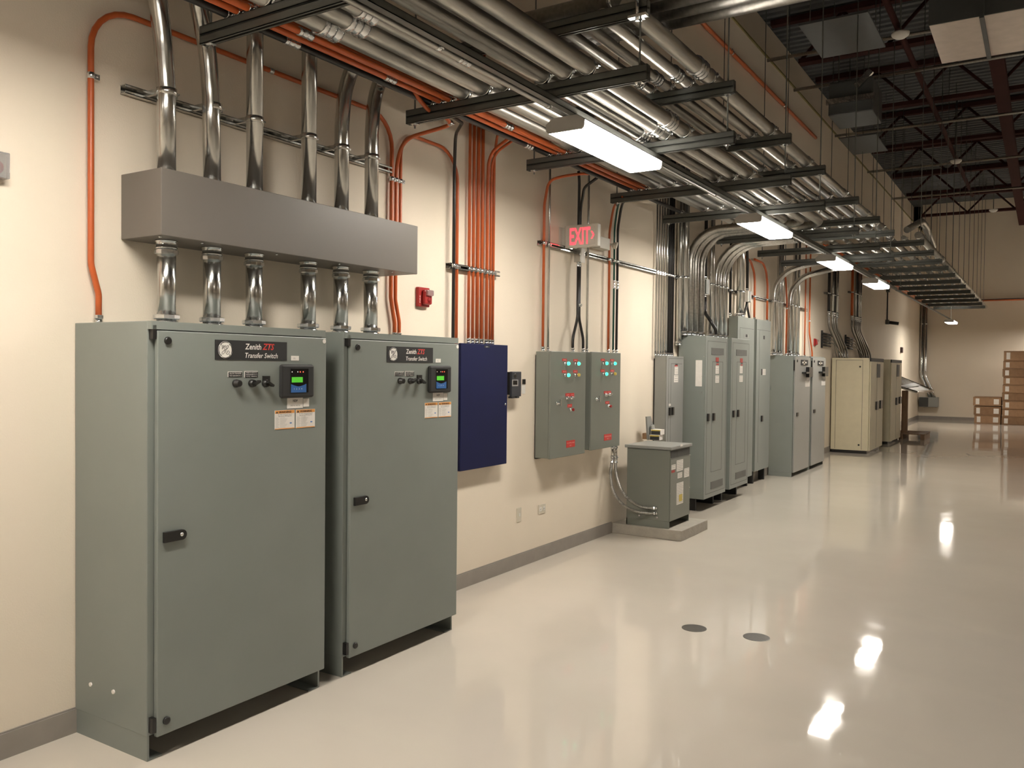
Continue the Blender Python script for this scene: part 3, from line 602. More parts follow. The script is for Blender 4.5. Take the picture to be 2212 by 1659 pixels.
# black pair with box
q = PX(1249, 620, .06); yq = q.y
t = thing('junction_box', (.06, yq, 2.6), 'small grey junction box with a white blank plate, just below the exit sign', 'box')
MB().box(.03, .10, yq-.035, yq+.035, 2.58, 2.70).build('body', 'galv', t, .003); MB().box(.10, .104, yq-.033, yq+.04, 2.575, 2.705).build('cover_plate', 'paper', t, .002)
for s, (a, w) in enumerate(((PX(1237, 750, .07), 'left'), (PX(1259.5, 750, .07), 'right'))):
    o_ = -.0145 if s == 0 else .0145
    conduit('black_conduit', [(.065, yq+o_, 2.58), (.065, yq+o_, 2.08), (.07, a.y, 1.9), (.07, a.y, zt)], .0125, 'black', 'black conduit below the exit sign, %s branch of the pair spreading to the panel' % w, gp, R=.2, ends=(0, 1), straps=[((.065, yq+o_, 2.2), (0, 0, 1))] if s else ())
    ex2 = [(.065, yq+o_, 2.70), (.065, yq+o_, 3.05)]+([PX(1251.5, 395, .1), PX(1250, 370, .12)] if s == 0 else [PX(1262, 405, .2), PX(1290, 384, .36)])
    conduit('black_conduit', ex2, .0125, 'black', 'black conduit rising behind the exit sign, %s' % ('the one going straight up' if s == 0 else 'the one bending right to the rack'), gp, R=.15, ends=(0,))
vcond(1268, 700, .05, zt, 4.3, .011, 'galv', 'slim steel conduit passing just right of the exit sign box', gp, 'steel_conduit')
vcond(1314.5, 700, .05, zt, 2.95, .0115, 'orange', 'orange conduit above the right control panel', gp, 'orange_conduit', straps=(2.68,), extra=[(1325, 446, .1), (1345, 425, .4)], R=.25)
vcond(1325, 700, .05, zt, 3.0, .010, 'greenpipe', 'dark green conduit between the orange and black ones above the right panel', gp, 'green_conduit', straps=(2.68,), extra=[(1335, 440, .12), (1352, 425, .4)], R=.25, coups=(2.45,))
vcond(1332, 700, .05, zt, 3.0, .0125, 'black', 'black conduit right of the dark green one above the right panel', gp, 'black_conduit', straps=(2.68,), extra=[(1343, 440, .12), (1362, 424, .42)], R=.25, coups=(2.45,))
# exit sign
ye = 6.5; p, q = PY(1220.5, 486, ye), PY(1291, 532, ye); x0, x1, z0, z1 = p.x, q.x, PY(1255, 533.5, ye).z, PY(1255, 485, ye).z
t = thing('exit_sign', (0, ye, z0), 'lit red EXIT sign with a right arrow, mounted on the left wall', 'sign')
MB().box(x0, x1, ye, ye+.055, z0, z1).build('housing', 'signbox', t, .005)
MB().box(.0, x0, ye+.01, ye+.045, z0+.02, z1-.015).box(0, .012, ye-.03, ye+.085, z0+.01, z1-.01).build('mount', 'signbox', t, .003)
h = z1-z0; w = x1-x0
MB().box(x0+.13*w, x1-.09*w, ye-.003, ye, z0+.08*h, z1-.06*h).build('face', 'signbox', t)
text('EXIT', (x0+.16*w, ye-.004, z0+.13*h), XR, ZU, .76*h, 'exitred', t, width=.62*w, bold=.015, ext=.001)
cx_, cz_ = x0+.83*w, z0+.5*h
MB().prism([(cx_+a*w, ye-.005, cz_+c*h) for a, c in ((-.03, .17), (.01, .17), (.075, 0), (.01, -.17), (-.03, -.17), (.03, 0))], (0, .002, 0)).build('arrow', 'exitred', t)
# emergency light
q1, q2 = PX(1297, 507, .09), PX(1318, 541, .09)
t = thing('emergency_light', (0, (q1.y+q2.y)/2, q2.z), 'beige emergency battery light box on the wall right of the exit sign', 'light')
MB().box(.001, .09, q1.y, q2.y, q2.z, q1.z-.01).build('body', 'signbox', t, .006)
MB().cyl((.07, q2.y, q1.z-.06), (.09, q2.y+.05, q1.z-.06), .01, 8).lathe((.09, q2.y+.05, q1.z-.06), (.9, .3, -.3), [(0, .02), (.03, .035), (.045, .035)], 16).build('lamp_head', 'ivory', t)
# ------------------------------------------------------------------ transformer on its pad
pad_ = MB().box(.013, .735, 7.6, 8.335, 0, .1).build('equipment_pad', 'concrete', None, .006); tag(pad_, 'low grey concrete pad on the floor under the small transformer', 'pad')
t = thing('transformer', (.36, 7.9, .1), 'grey floor transformer cabinet standing on the low concrete pad', 'transformer')
X = .60; ya, yb_ = 7.632, 8.165
MB().box(.15, X-.004, ya, yb_, .165, .855).build('body', 'fcgrey', t, .003)
MB().box(.15, X-.004, ya, ya+.01, .1, .165).box(.15, X-.004, yb_-.01, yb_, .1, .165).box(.15, .16, ya, yb_, .1, .165).build('base_skirt', 'fcgrey', t)
MB().box(.13, X+.015, ya-.018, yb_+.018, .858, .886).build('lid', 'greylite', t, .003)
FP = MB().box(X-.003, X+.003, ya+.005, yb_-.005, .17, PX(1470, 990, X).z+.02).build('front_panel', 'fcgrey', t, .002)
c = lambda u, v: (1280+u/5.267, 880+v/5.267)
q = PX(*c(890, 500), X); q2 = PX(*c(890, 597), X); vt = MB().box(X-.002, X, ya+.02, yb_-.02, q2.z, q.z).build('vent', 'dark', t)
b = MB()
for k in range(26): yy = ya+.025+k*(yb_-ya-.05)/25; b.box(X-.001, X+.004, yy-.004, yy+.004, q2.z, q.z)
b.build('louvre', 'vent', vt)
X += .003
for a, b_, m_ in (((957, 605), (1027, 712), 'paper'), ((898, 657), (943, 700), 'paper'), ((898, 720), (935, 738), 'red'), ((968, 748), (1017, 795), 'paper'), ((1043, 697), (1095, 783), 'paper'), ((957, 865), (1028, 1085), 'paper')):
    L = decal('label', c(*a), c(*b_), X, m_, t); p, q = PX(*c(*a), X), PX(*c(*b_), X)
    if m_ == 'paper':
        g = MB(); n = max(2, int((p.z-q.z)/.016))
        for k in range(n): zz = p.z-.008-k*(p.z-q.z-.01)/n; g.box(X+.002, X+.0024, p.y+.008, q.y-.008-.02*(k % 3 == 1), zz-.003, zz)
        g.build('print', 'inkgrey', L)
decal('label', c(985, 995), c(1018, 1060), X+.003, 'yellow', t)
decal('sticker', c(1000, 420), c(1025, 440), .616, 'paper', t)
b = MB()
for (u, v) in ((880, 600), (880, 985), (1105, 545), (1105, 915), (1108, 1080), (880, 1180)): q = PX(*c(u, v), X); b.lathe((X, min(max(q.y, ya+.015), yb_-.015), q.z), (1, 0, 0), [(0, .006), (.004, .005)], 8)
b.build('screw', 'zinc', t)
b = MB()
for (u, v) in ((535, 1228), (738, 1250)): q = PY(*c(u, v), ya); b.cyl((q.x, ya-.012, q.z), (q.x, ya+.002, q.z), .01, 8)
b.build('knockout', 'zinc', t)
def flexc(P, r, label, start, end):
    t = thing('flexible_conduit', P[0], label, 'conduit', 'flexible conduits feeding the transformer'); path = smoothpath(P, 26)
    # resample evenly, ribbed radius
    L = [0]
    for i in range(1, len(path)): L.append(L[-1]+(path[i]-path[i-1]).length)
    n = int(L[-1]/.0045); out = []; j = 0
    for k in range(n+1):
        s = L[-1]*k/n
        while j < len(L)-2 and L[j+1] < s: j += 1
        f_ = (s-L[j])/max(1e-9, L[j+1]-L[j]); out.append(path[j].lerp(path[j+1], f_))
    MB().tube(out, [r*(1.06 if (k//2) % 2 else .9) for k in range(n+1)], 12).build('hose', 'flex', t)
    connector(P[-1], P[-2]-P[-1], r*.95, t); connector(P[0], P[1]-P[0], r*.95, t, 'coupling'); return t
e1 = PY(*c(735, 1147), ya); e2 = PY(*c(738, 1206), ya); e1.y = e2.y = ya
s1 = PX(*c(262, 590), .07); s2 = PX(*c(226, 590), .07)
def FX(u, v, x):
    q = PX(*c(u, v), x); return q if q.y < ya-.04 else PY(*c(u, v), ya-.04)
P1 = [s1, FX(266, 740, .09), FX(302, 880, .15), FX(385, 1020, .22), FX(500, 1105, .30), FX(600, 1140, .35), e1+V((-.03, -.05, 0)), e1]
P2 = [s2, FX(205, 760, .08), FX(228, 930, .12), FX(300, 1060, .18), FX(400, 1140, .24), FX(500, 1183, .30), FX(620, 1202, .36), e2+V((-.03, -.05, 0)), e2]
flexc(P1[:-2]+[e1], .015, 'ribbed flexible conduit from the right control panel to the transformer, upper one', 0, 1)
flexc(P2[:-2]+[e2], .014, 'ribbed flexible conduit from the right control panel to the transformer, lower one', 0, 1)
for s, w in ((s2, 'left'), (s1, 'right')):
    conduit('steel_conduit', [(.07, s.y, .89), (.07, s.y, s.z-.005)], .015, 'galv', 'short steel conduit stub under the right control panel, the %s one' % w, 'stubs under the right control panel', ends=(0, 1), straps=[((.07, s.y, s.z+.02), (0, 0, 1))])
# things on the transformer
q = PZ(1413, 951, .886)
def smallbox(cx, cy, z, rot, label):
    t = thing('supply_box', (cx, cy, z), label, 'box', 'small supply boxes on the transformer'); a = V((math.cos(rot), math.sin(rot), 0)); b_ = V((-math.sin(rot), math.cos(rot), 0)); o_ = V((cx, cy, z+.0275))
    MB().obox(o_, a*.055, b_*.055, V((0, 0, .027))).build('carton', 'paper', t, .001)
    MB().obox(o_-b_*.0555-V((0, 0, .006)), a*.05, b_*.001, V((0, 0, .019))).build('black_print', 'ink', t)
    MB().obox(o_-b_*.0555+V((0, 0, .017)), a*.05, b_*.001, V((0, 0, .007))).build('yellow_print', 'yellow', t)
smallbox(q.x, q.y+.05, .887, .1, 'small white, black and yellow box on the transformer, bottom one of two')
smallbox(q.x+.012, q.y+.06, .943, .02, 'small white, black and yellow box on the transformer, stacked on top')
t = MB().box(q.x-.15, q.x-.07, q.y+.04, q.y+.12, .887, .95).build('brown_box', 'card', None, .002); tag(t, 'tiny brown cardboard box behind the stacked small boxes on the transformer', 'box')
for i, (qd, w) in enumerate(((((1394, 900), (1402.5, 899), (1411, 928), (1413, 949), (1397, 949)), 'taller'), (((1404.5, 921), (1410, 917), (1415, 949), (1408, 949)), 'shorter'))):
    po = [PX(*p, .10+.025*i) for p in qd]
    for p in po:
        if p.z < .95: p.z = .887
    t = MB().prism(po, (.018, 0, 0)).build('metal_plate', 'greylite', None); tag(t, 'grey metal strip leaning against the wall behind the transformer, the %s one' % w, 'plate', 'metal strips leaning by the transformer')
# ------------------------------------------------------------------ tall panels
def panel(name, X, yl, yr, zb, zt, m, label, xb=.03, legs=0., group=None, depthdoor=.012):
    t = thing(name, (X/2, (yl+yr)/2, 0 if legs else zb), label, 'electrical panel', group)
    MB().box(xb, X-depthdoor, yl, yr, zb, zt).build('body', m, t, .003)
    MB().box(X-depthdoor+.001, X, yl, yr, zb, zt).build('front_trim', m, t, .003)
    if legs:
        for yy in (yl+.06, yr-.1): MB().box(xb, X*.6+.02, yy, yy+.04, 0, zb).build('support_leg', 'bkmatte', t)
    return t
def printed(L, X, a, b_):
    p, q = PX(*a, X), PX(*b_, X); g = MB(); n = max(2, int(abs(p.z-q.z)/.02))
    for k in range(n): zz = p.z-.01-k*(p.z-q.z-.01)/n; g.box(X+.002, X+.0024, p.y+.012, q.y-.012, zz-.004, zz)
    g.build('print', 'inkgrey', L)
def lab(t, X, a, b_, m_='paper', name='label'):
    L = decal(name, a, b_, X, m_, t)
    if m_ == 'paper': printed(L, X, a, b_)
def handle(t, X, a, b_): decal('handle', a, b_, X, 'black', t, .02, .004)
k5 = lambda u, v: (1400+u/5.267, 660+v/5.267)
k7 = lambda u, v: (1280+u/5.267, 880+v/5.267)
# slim wall panel
X = .16; yl, yr = PX(1441, 769, X).y, PX(1477, 770, X).y
t = panel('electrical_panel', X, yl, yr, .4, 1.772, 'greylite', 'slim light grey wall panel behind the transformer, with two black pull handles', .02)
MB().box(.0, .02, yl+.02, yr-.02, .42, 1.74).build('mounting_frame', 'dark', t)
a, b_ = PX(*k5(235, 598), X), PX(*k5(405, 598), X); seam(X, a.y, yr-.02, .42, a.z, t, sides='lt'); a = PX(*k5(262, 660), X); seam(X, a.y, yr-.05, .42, a.z, t, sides='lt')
lab(t, X, k5(302, 693), k5(338, 783)); lab(t, X, k5(295, 793), k5(340, 872)); decal('label', k5(302, 677), k5(336, 695), X, 'red', t); decal('label', k5(310, 662), k5(334, 677), X, 'ink', t); decal('label', k5(235, 1118), k5(256, 1142), X, 'paper', t)
handle(t, X, k5(233, 1160), k5(248, 1248)); handle(t, X, k5(264, 1157), k5(280, 1245))
# A and B
gA = 'tall grey distribution panels with vents'
for nm, X, yl, yr, zt, zb, lbl, dx in (('A', .356, 9.28, 10.045, 2.013, .145, 'tall grey distribution panel with top vent, nearest of the row, white list on its side', 0), ('B', .356, 10.2, 10.955, 2.018, .15, 'tall grey distribution panel with top vent, second in the row', 1)):
    t = panel('distribution_panel', X, yl, yr, zb, zt, 'greycab', lbl, .03, 1., gA)
    if not dx:
        V1, R1, S1, S2, H1, H2, V2 = (k5(720, 480), k5(858, 565)), (k5(770, 590), k5(803, 640)), (k5(768, 685), k5(803, 775)), (k5(765, 797), k5(805, 878)), (k5(670, 1230), k5(686, 1315)), (k5(732, 1225), k5(747, 1308)), ((1535, 1041.4), (1560.6, 1048))
        s_in = PX(1539.2, 781, X); s_b = PX(1537.8, 1019.5, X).z; s_r = PX(1558, 1013, X).y; top = PX(1529, 736, X)
    else:
        V1, R1, S1, S2, H1, H2, V2 = (k5(1003, 500), k5(1120, 575)), (k5(1048, 600), k5(1075, 650)), (k5(1043, 685), k5(1073, 770)), (k5(1038, 797), k5(1075, 868)), (k5(960, 1195), k5(973, 1270)), (k5(1012, 1187), k5(1025, 1265)), ((1588.5, 1021.4), (1610.4, 1028))
        s_in = PX(*k5(1012, 640), X); s_b = PX(*k7(1635, 650), X).z; s_r = PX(*k7(1728, 625), X).y; top = PX(*k5(965, 420), X)
    seam(X, top.y, yr-.03, zb+.05, top.z, t); seam(X, s_in.y, s_r, s_b, s_in.z, t)
    decal('vent', *V1, X, 'vent', t, .004); decal('vent', *V2, X, 'vent', t, .004)
    decal('label', *R1, X, 'red', t); lab(t, X, *S1); lab(t, X, *S2)
    p, q = R1; decal('label', (p[0]+1.5, q[1]), (q[0], q[1]+2), X, 'ink', t); decal('label', (p[0]+1.5, q[1]+3.5), (q[0], q[1]+7.5), X, 'redbutton', t)
    handle(t, X, *H1); handle(t, X, *H2)
    if not dx:
        decaly('side_list', (1503, 778), (1516.2, 834.7), yl, 'paper', t)
        b = MB()
        for p in ((1517, 813), (1517, 847.5), (1524, 770)): q = PY(*p, yl); b.lathe((min(q.x, X-.02), yl, q.z), (0, -1, 0), [(0, .008), (.006, .006)], 8)
        b.build('screw', 'zinc', t)
# C and D
gC = 'tallest grey switch panels'
X = .155
t = panel('switch_panel', X, 11.08, 11.83, .14, 2.34, 'greycab', 'tallest grey switch panel with small breaker window, left one, behind the vented panels', .03, 1., gC)
q = PX(*k5(1045, 248), X); seam(X, q.y, 11.8, q.z-.004, q.z, t, sides='t'); seam(X, q.y, 11.8, .2, q.z-.01, t, sides='l'); decal('breaker_window', k5(1092, 325), k5(1142, 370), X, 'greylite', t); decal('breaker', k5(1110, 328), k5(1130, 362), X+.002, 'ink', t)
ylD = PX(1635.4, 689, X).y; yrD = PX(1665.4, 694, X).y
t = panel('switch_panel', X, ylD, yrD, .18, 2.345, 'greycab', 'tallest grey switch panel, right one, with white label and one black handle', .03, 1., gC)
q = PX(*k5(1240, 270), X); seam(X, ylD+.02, yrD-.02, q.z-.004, q.z, t, sides='t'); q = PX(*k5(1270, 280), X); seam(X, q.y, yrD, .3, q.z, t, sides='l'); decal('breaker', k5(1312, 343), k5(1327, 385), X, 'ink', t)
decal('label', k5(1288, 722), k5(1300, 790), X, 'ink', t); lab(t, X, k5(1301, 722), k5(1335, 790)); handle(t, X, k5(1283, 1253), k5(1295, 1318))
MB().box(X-.03, X+.012, yrD, yrD+.03, 1.33, 1.39).build('padlock', 'zinc', t)
# E and F
gE = 'grey transfer switches with lever and display'
for dx, X, lbl in ((0, .4, 'dark grey floor cabinet with lever handle and display, left one of the pair'), (1, .4, 'dark grey floor cabinet with lever handle and display, right one next to the beige cabinet')):
    if not dx: yl, yr = 13.115, 14.13
    else: yl, yr = 14.256, 15.25
    t = thing('lever_cabinet', (X/2, (yl+yr)/2, 0), lbl, 'cabinet', gE)
    MB().box(.03, X-.02, yl, yr, .06, 1.85).build('body', 'greycab', t, .003)
    for a_ in (yl, yr-.01): MB().box(.03, X-.02, a_, a_+.01, 0, .06).build('base_skirt', 'greycab', t)
    MB().box(X-.018, X, yl+.03, yr, .06, 1.83).build('door', 'greylite', t, .003)
    if not dx: D1, D2, D3, L1, L2, B1, Hd = (k5(1740, 617), k5(1812, 680)), (k5(1798, 700), k5(1840, 815)), (k5(1750, 755), k5(1800, 775)), (k5(1806, 820), k5(1833, 850)), (k5(1788, 857), k5(1838, 920)), k5(1697, 630), (k5(1687, 1220), k5(1705, 1257))
    else: D1, D2, D3, L1, L2, B1, Hd = (k5(1930, 628), k5(1990, 683)), (k5(1980, 697), k5(2017, 805)), (k5(1940, 750), k5(1980, 770)), (k5(1990, 812), k5(2008, 840)), (k5(1973, 855), k5(2015, 905)), k5(1890, 636), (k5(1880, 1185), k5(1898, 1220))
    K = decal('display_frame', *D1, X, 'bkmatte', t, .01); p, q = PX(*D1[0], X), PX(*D1[1], X)
    MB().box(X+.0105, X+.012, p.y+.04, q.y-.1, q.z+.03, p.z-.03).build('gauge', 'paper', K)
    MB().box(X+.0105, X+.012, p.y+.3*(q.y-p.y), p.y+.5*(q.y-p.y), q.z+.01, p.z-.01).build('frame_light', 'galv', K)
    decal('lever_box', *D2, X, 'black', t, .05, .004); decal('lever', *D3, X, 'black', t, .07, .004)
    decal('label', *L1, X, 'paper', t); lab(t, X, *L2); decal('handle', *Hd, X, 'black', t, .012)
    q = PX(*B1, X); MB().lathe((X, q.y, q.z), (1, 0, 0), [(0, .02), (.01, .02)], 12).build('latch_cap', 'black', t)
    MB().box(X-.03, X+.001, yl+.006, yl+.028, 1.62, 1.78).build('hinge', 'black', t)
# G and H
k6 = lambda u, v: (1792+u/5.267, 660+v/5.267)
for dx, yl, yr, lbl in ((0, 17.56, 19.09, 'wide beige battery cabinet standing out from the wall, nearer of the two'), (1, 20.15, 21.72, 'beige grey cabinet behind the wide beige one, half hidden by it')):
    X = .75; t = thing('beige_cabinet', (X/2, (yl+yr)/2, 0), lbl, 'cabinet', 'beige floor cabinets at the far end')
    m_ = 'beige'
    MB().box(.03, X-.024, yl, yr, .06, 1.872).build('body', m_, t, .004)
    MB().box(.05, X-.05, yl+.02, yr-.02, 0, .06).build('plinth', 'black', t)
    D = MB().box(X-.022, X, yl+.03, yr, .06, 1.80).build('door', m_, t, .004); MB().box(X-.022, X+.001, yl+.03, yr, 1.805, 1.872).build('dark_strip', 'bkmatte', t)
    if not dx:
        p, q = PY(*k6(75, 618), yl), PY(*k6(378, 618), yl); w = .006; pz = p.z; x0_, x1_ = p.x, q.x
        MB().box(x0_, x0_+w, yl-.001, yl, .08, pz).box(x1_, x1_+w, yl-.001, yl, .08, pz).box(x0_, x1_, yl-.001, yl, pz-w, pz).build('side_seam', 'dark', t)
        b = MB()
        for u in ((347, 696), (330, 1587), (5, 608), (452, 608)): q = PY(*k6(*u), yl); b.lathe((q.x, yl, q.z), (0, -1, 0), [(0, .018 if u[1] in (696, 1587) else .008), (.008, .014 if u[1] in (696, 1587) else .006)], 12)
        b.build('screw', 'bkmatte', t)
        vv = (k6(540, 665), k6(570, 820)); hs = ((k6(523, 1093), k6(542, 1182)), (k6(567, 1080), k6(588, 1167)))
    else:
        vv = (k6(765, 673), k6(790, 808)); hs = ((k6(750, 1048), k6(767, 1127)), (k6(787, 1040), k6(803, 1113)))
    decal('vent', *vv, X, 'dark', t, .01)
    for a, b_ in hs: decal('handle', a, b_, X, 'black', t, .03, .004)
    MB().box(X, X+.002, .5*(yl+yr)-.003, .5*(yl+yr)+.003, .08, 1.79).build('door_seam', 'dark', t)
# ------------------------------------------------------------------ conduits above the tall panels
g3 = 'slim conduits into the slim wall panel'
for i, px in enumerate((1417, 1422.5, 1428, 1433, 1439)):
    vcond(px, 650, .035, 1.772, 4.2, .012 if i < 4 else .019, 'galv', 'steel conduit into the slim wall panel, %s of five from the left' % ORD[i], g3, 'steel_conduit', straps=(2.68,))
for i, px in enumerate((1444.5, 1448.5, 1453)):
    vcond(px, 650, .04, 1.772, 4.2, .016, 'black', 'black conduit into the slim wall panel, %s of three from the left' % ORD[i], g3, 'black_conduit', straps=(2.68,))
g4 = 'thick conduits above the tall panels'
vcond(1468, 608, .05, 1.9, 4.4, .034, 'galv', 'thick steel conduit standing at the left edge of the tall panels, in shade', g4, 'steel_conduit', straps=(2.68,))
vcond(1479, 608, .09, 2.015, 4.4, .046, 'galv', 'thick straight steel conduit into the first tall panel, left of the elbowed three', g4, 'steel_conduit', straps=(2.68,))
for i, px in enumerate((1490, 1501, 1514)): pass
# black with wall box above panel A
q = PX(1524, 600, .09)
t = thing('junction_box', (.08, q.y, 2.6), 'small grey junction box with white cover among the thick conduits', 'box')
MB().box(.05, .12, q.y-.05, q.y+.05, 2.55, 2.72).build('body', 'fcgrey', t); MB().box(.05, .12, q.y+.05, q.y+.075, 2.54, 2.73).build('cover_plate', 'paper', t, .004)
conduit('black_conduit', [(.09, q.y, 2.72), (.09, q.y, 4.0)], .022, 'black', 'black conduit above the junction box among the thick conduits', g4, ends=(0,))
conduit('black_conduit', [(.09, q.y, 2.55), (.09, q.y, 2.32), PX(1533, 690, .2), PX(1546, 712, .26), PX(1547, 722, .26)], .02, 'black', 'black conduit bending right to the second tall panel', g4, R=.1, ends=(0,))
conduit('black_conduit', [(.075, q.y-.03, 2.55), (.075, q.y-.03, 2.3), PX(1518, 700, .08)], .018, 'black', 'black conduit branching left below the junction box among the thick conduits', g4, R=.1)
for i, px in enumerate((1536, 1546.5, 1557, 1566)):
    y = PX(px, 608, .09).y
    if i == 0: pts = [(.09, y, 2.02), (.09, y, 4.2)]
    else: pts = [(.09, y, 2.02), (.09, y, 3.2), (1.0, y, 3.24)]
    conduit('steel_conduit', pts, .04, 'galv', 'thick steel conduit into second tall panel, %s from the left%s' % (ORD[i], ', straight' if i == 0 else ', elbowed toward the room'), g4, R=.45, n=16, ends=(0,), straps=[((.09, y, 2.68), (0, 0, 1))])
vcond(1577.6, 640, .06, 2.34, 3.6, .018, 'black', 'black conduit rising alone left of the big one on the tallest panel', g4, 'black_conduit', straps=(2.68,))
vcond(1600, 608, .09, 2.342, 4.4, .055, 'galv', 'thickest steel conduit rising from the tallest panel', g4, 'steel_conduit', straps=(2.68,))
q = PX(1613.6, 600, .07); yq = q.y
t = thing('junction_box', (.08, yq, 2.55), 'small junction box with white side covers above the tallest panel', 'box')
MB().box(.04, .11, yq-.05, yq+.05, 2.58, 2.72).build('body', 'fcgrey', t); MB().box(.035, .115, yq-.075, yq-.05, 2.57, 2.73).box(.035, .115, yq+.05, yq+.075, 2.57, 2.73).build('cover_plate', 'paper', t, .004)
conduit('black_conduit', [(.075, yq, 2.72), (.075, yq, 3.1), PX(1613, 520, .12), PX(1612, 500, .3)], .02, 'black', 'black conduit above the junction box on the tallest panel', g4, R=.15, ends=(0,))
for s, dy in (('left', -.16), ('right', .12)):
    conduit('black_conduit', [(.075, yq, 2.58), (.075, yq+dy*.2, 2.5), (.075, yq+dy, 2.36)], .016, 'black', 'short black conduit below the tallest panel junction box, %s branch' % s, g4, R=.08)
g5 = 'orange conduits above the right half of the panel row'
vcond(1630, 640, .06, 2.34, 2.9, .016, 'orange', 'orange conduit into the tallest pair of panels, left of two', g5, 'orange_conduit', straps=(2.68,), extra=[(1629, 588, .06), (1622, 565, .06), (1608, 553, .06)], R=.2)
vcond(1657.7, 640, .06, 2.34, 2.9, .016, 'orange', 'orange conduit into the tallest pair of panels, right of two', g5, 'orange_conduit', straps=(2.68,), extra=[(1655, 585, .06), (1648, 568, .06), (1630, 560, .06)], R=.2)
for i, (px, r, bend) in enumerate(((1673, .04, 1), (1683, .03, 0), (1689, .025, 0), (1708, .045, 1), (1717, .03, 0), (1725, .03, 0))):
    y = PX(px, 608, .09).y; pts = [(.09, y, 1.852), (.09, y, 3.1 if bend else 4.3)]+([(.75, y+.1, 3.25)] if bend else [])
    conduit('steel_conduit', pts, r, 'galv', 'steel conduit above the lever cabinets, %s of six from the left' % ORD[i], 'steel conduits above the lever cabinets', R=.45, n=14, ends=(0,), straps=[((.09, y, 2.68), (0, 0, 1))])
vcond(1700, 640, .06, 1.852, 2.75, .015, 'orange', 'orange conduit between the steel ones above the lever cabinets', g5, 'orange_conduit', straps=(2.62,), extra=[(1697, 595, .06), (1686, 580, .06)], R=.2)
vcond(1740, 640, .04, 1.85, 4.0, .013, 'orange', 'thin orange conduit just right of the steel ones above the lever cabinets', g5, 'orange_conduit')
y = PX(1749.5, 640, .04).y
conduit('orange_conduit', [(.04, y+.25, 1.86), (.04, y+.25, 1.95), (.04, y, 2.3), (.04, y, 3.84)], .014, 'orangemetal', 'dull orange conduit offset near its foot, farthest orange one on the wall', g5, R=.2, straps=[((.04, y, 2.5), (0, 0, 1))])
y = y-.03
# bundles above the beige cabinets
def bundle(pxs, ms, ends_, ycab, zc, w, grp, straz):
    for i, (px, m_) in enumerate(zip(pxs, ms)):
        y = PX(px, 640, .08).y
        conduit('black_conduit' if m_ == 'black' else 'steel_conduit', [(.08, y, zc), (.08, y, 3.84)], .028, m_, '%s conduit in the %s bundle above the beige cabinets, %s from the left' % ('black' if m_ == 'black' else 'steel', w, ORD[i]), grp, R=.5, n=10, coups=[((.08, y, zc+.03), (0, 0, 1))], straps=[((.08, y, straz), (0, 0, 1))])
        e = PY(ends_[i], 769, ycab+.1*i); e = V((max(e.x, .06+.03*i), ycab+.1*i, 1.873))
        s = V((.08, y, zc)); P = [s, s+V((.01, .02, -.22)), s.lerp(e, .45)+V((0, 0, -.05)), e+V((-.02, -.02, .16)), e]
        t = thing('flexible_conduit', s, 'grey flexible conduit curving from the %s bundle to a beige cabinet, %s from the left' % (w, ORD[i]), 'conduit', grp+' flexible tails')
        MB().tube(smoothpath(P, 7), .02, 10).build('hose', 'flex', t)
    y = PX(pxs[0], 640, .05).y; y2 = PX(pxs[-1], 640, .05).y
    wallstrut(y-.25, y2+.25, straz+.02, 'short strut bracket on the wall behind the %s bundle above the beige cabinets' % w)
    # wall ladder of small conduits
    yb2 = PX(pxs[0]-7, 735, .06).y
    t = thing('pipe_bracket', (.06, yb2, 2.2), 'dark ladder of stub conduits on the wall beside the %s bundle' % w, 'bracket', 'stub conduit ladders')
    b = MB()
    for k in range(5): b.cyl((.05, yb2-.2, 2.10+.055*k), (.05, yb2+.45, 2.09+.055*k), .018, 8)
    b.build('stub', 'black', t); MB().box(.0, .03, yb2-.15, yb2-.1, 2.05, 2.38).build('channel', 'bkmatte', t)
    for k in range(3):
        e = PY(ends_[0]-6+3*k, 769, ycab-.1); e = V((max(e.x, .05)+.03*k, ycab-.1, 1.873)); s = V((.06, yb2+.3, 2.29-.06*k))
        t = thing('flexible_conduit', s, 'thin flexible conduit from the stub ladder by the %s bundle, %s from the left' % (w, ORD[k]), 'conduit', grp+' thin tails')
        MB().tube(smoothpath([s, s+V((.03, .25, -.03)), s.lerp(e, .7)+V((0, 0, .06)), e], 7), .010, 8).build('hose', 'flex', t)
bundle((1791, 1799, 1803, 1808.5), ('black', 'galv', 'black', 'galv'), (1814, 1820, 1825, 1831), 17.75, 2.68, 'nearer', 'nearer bundle', 3.1)
bundle((1841, 1848, 1851.5, 1855, 1859), ('orangemetal', 'galv', 'black', 'galv', 'galv'), (1861, 1866, 1871, 1875, 1880), 20.6, 2.72, 'farther', 'farther bundle', 3.3)
# sensor drop, small far alarm, corner pipe
t = thing('security_camera', (0, 24.3, 2.86), 'small dark camera on a conduit drop on the far part of the left wall', 'camera')
MB().cyl((.03, 24.3, 2.95), (.03, 24.3, 4.3), .016, 8).build('conduit_drop', 'bkmatte', t); MB().box(.001, .08, 24.22, 24.38, 2.85, 2.97).box(.001, .08, 24.24, 24.36, 3.7, 3.85).build('box', 'strut', t); MB().cyl((.08, 24.32, 2.9), (.3, 24.38, 2.87), .045, 10).build('housing', 'dark', t)
t = thing('wall_horn', (0, 27.1, 2.2), 'tiny dark wall device near the far corner, above the tilted tray', 'device')
MB().box(.001, .05, 27.0, 27.25, 2.15, 2.31).build('body', 'hornred', t, .01)
for i, x in enumerate((.07, .19)):
    conduit('steel_conduit', [(x, 31.38, 3.87), (x, 31.38, 1.45), (x+.22, 31.36, .95), (x+.3, 31.36, .72)], .055, 'galv', 'tall steel pipe in the far corner of the room, %s' % ('left one' if i == 0 else 'right one'), 'far corner pipes', R=.35, straps=[((x, 31.38, z), (0, 0, 1)) for z in (1.6, 3.2)])
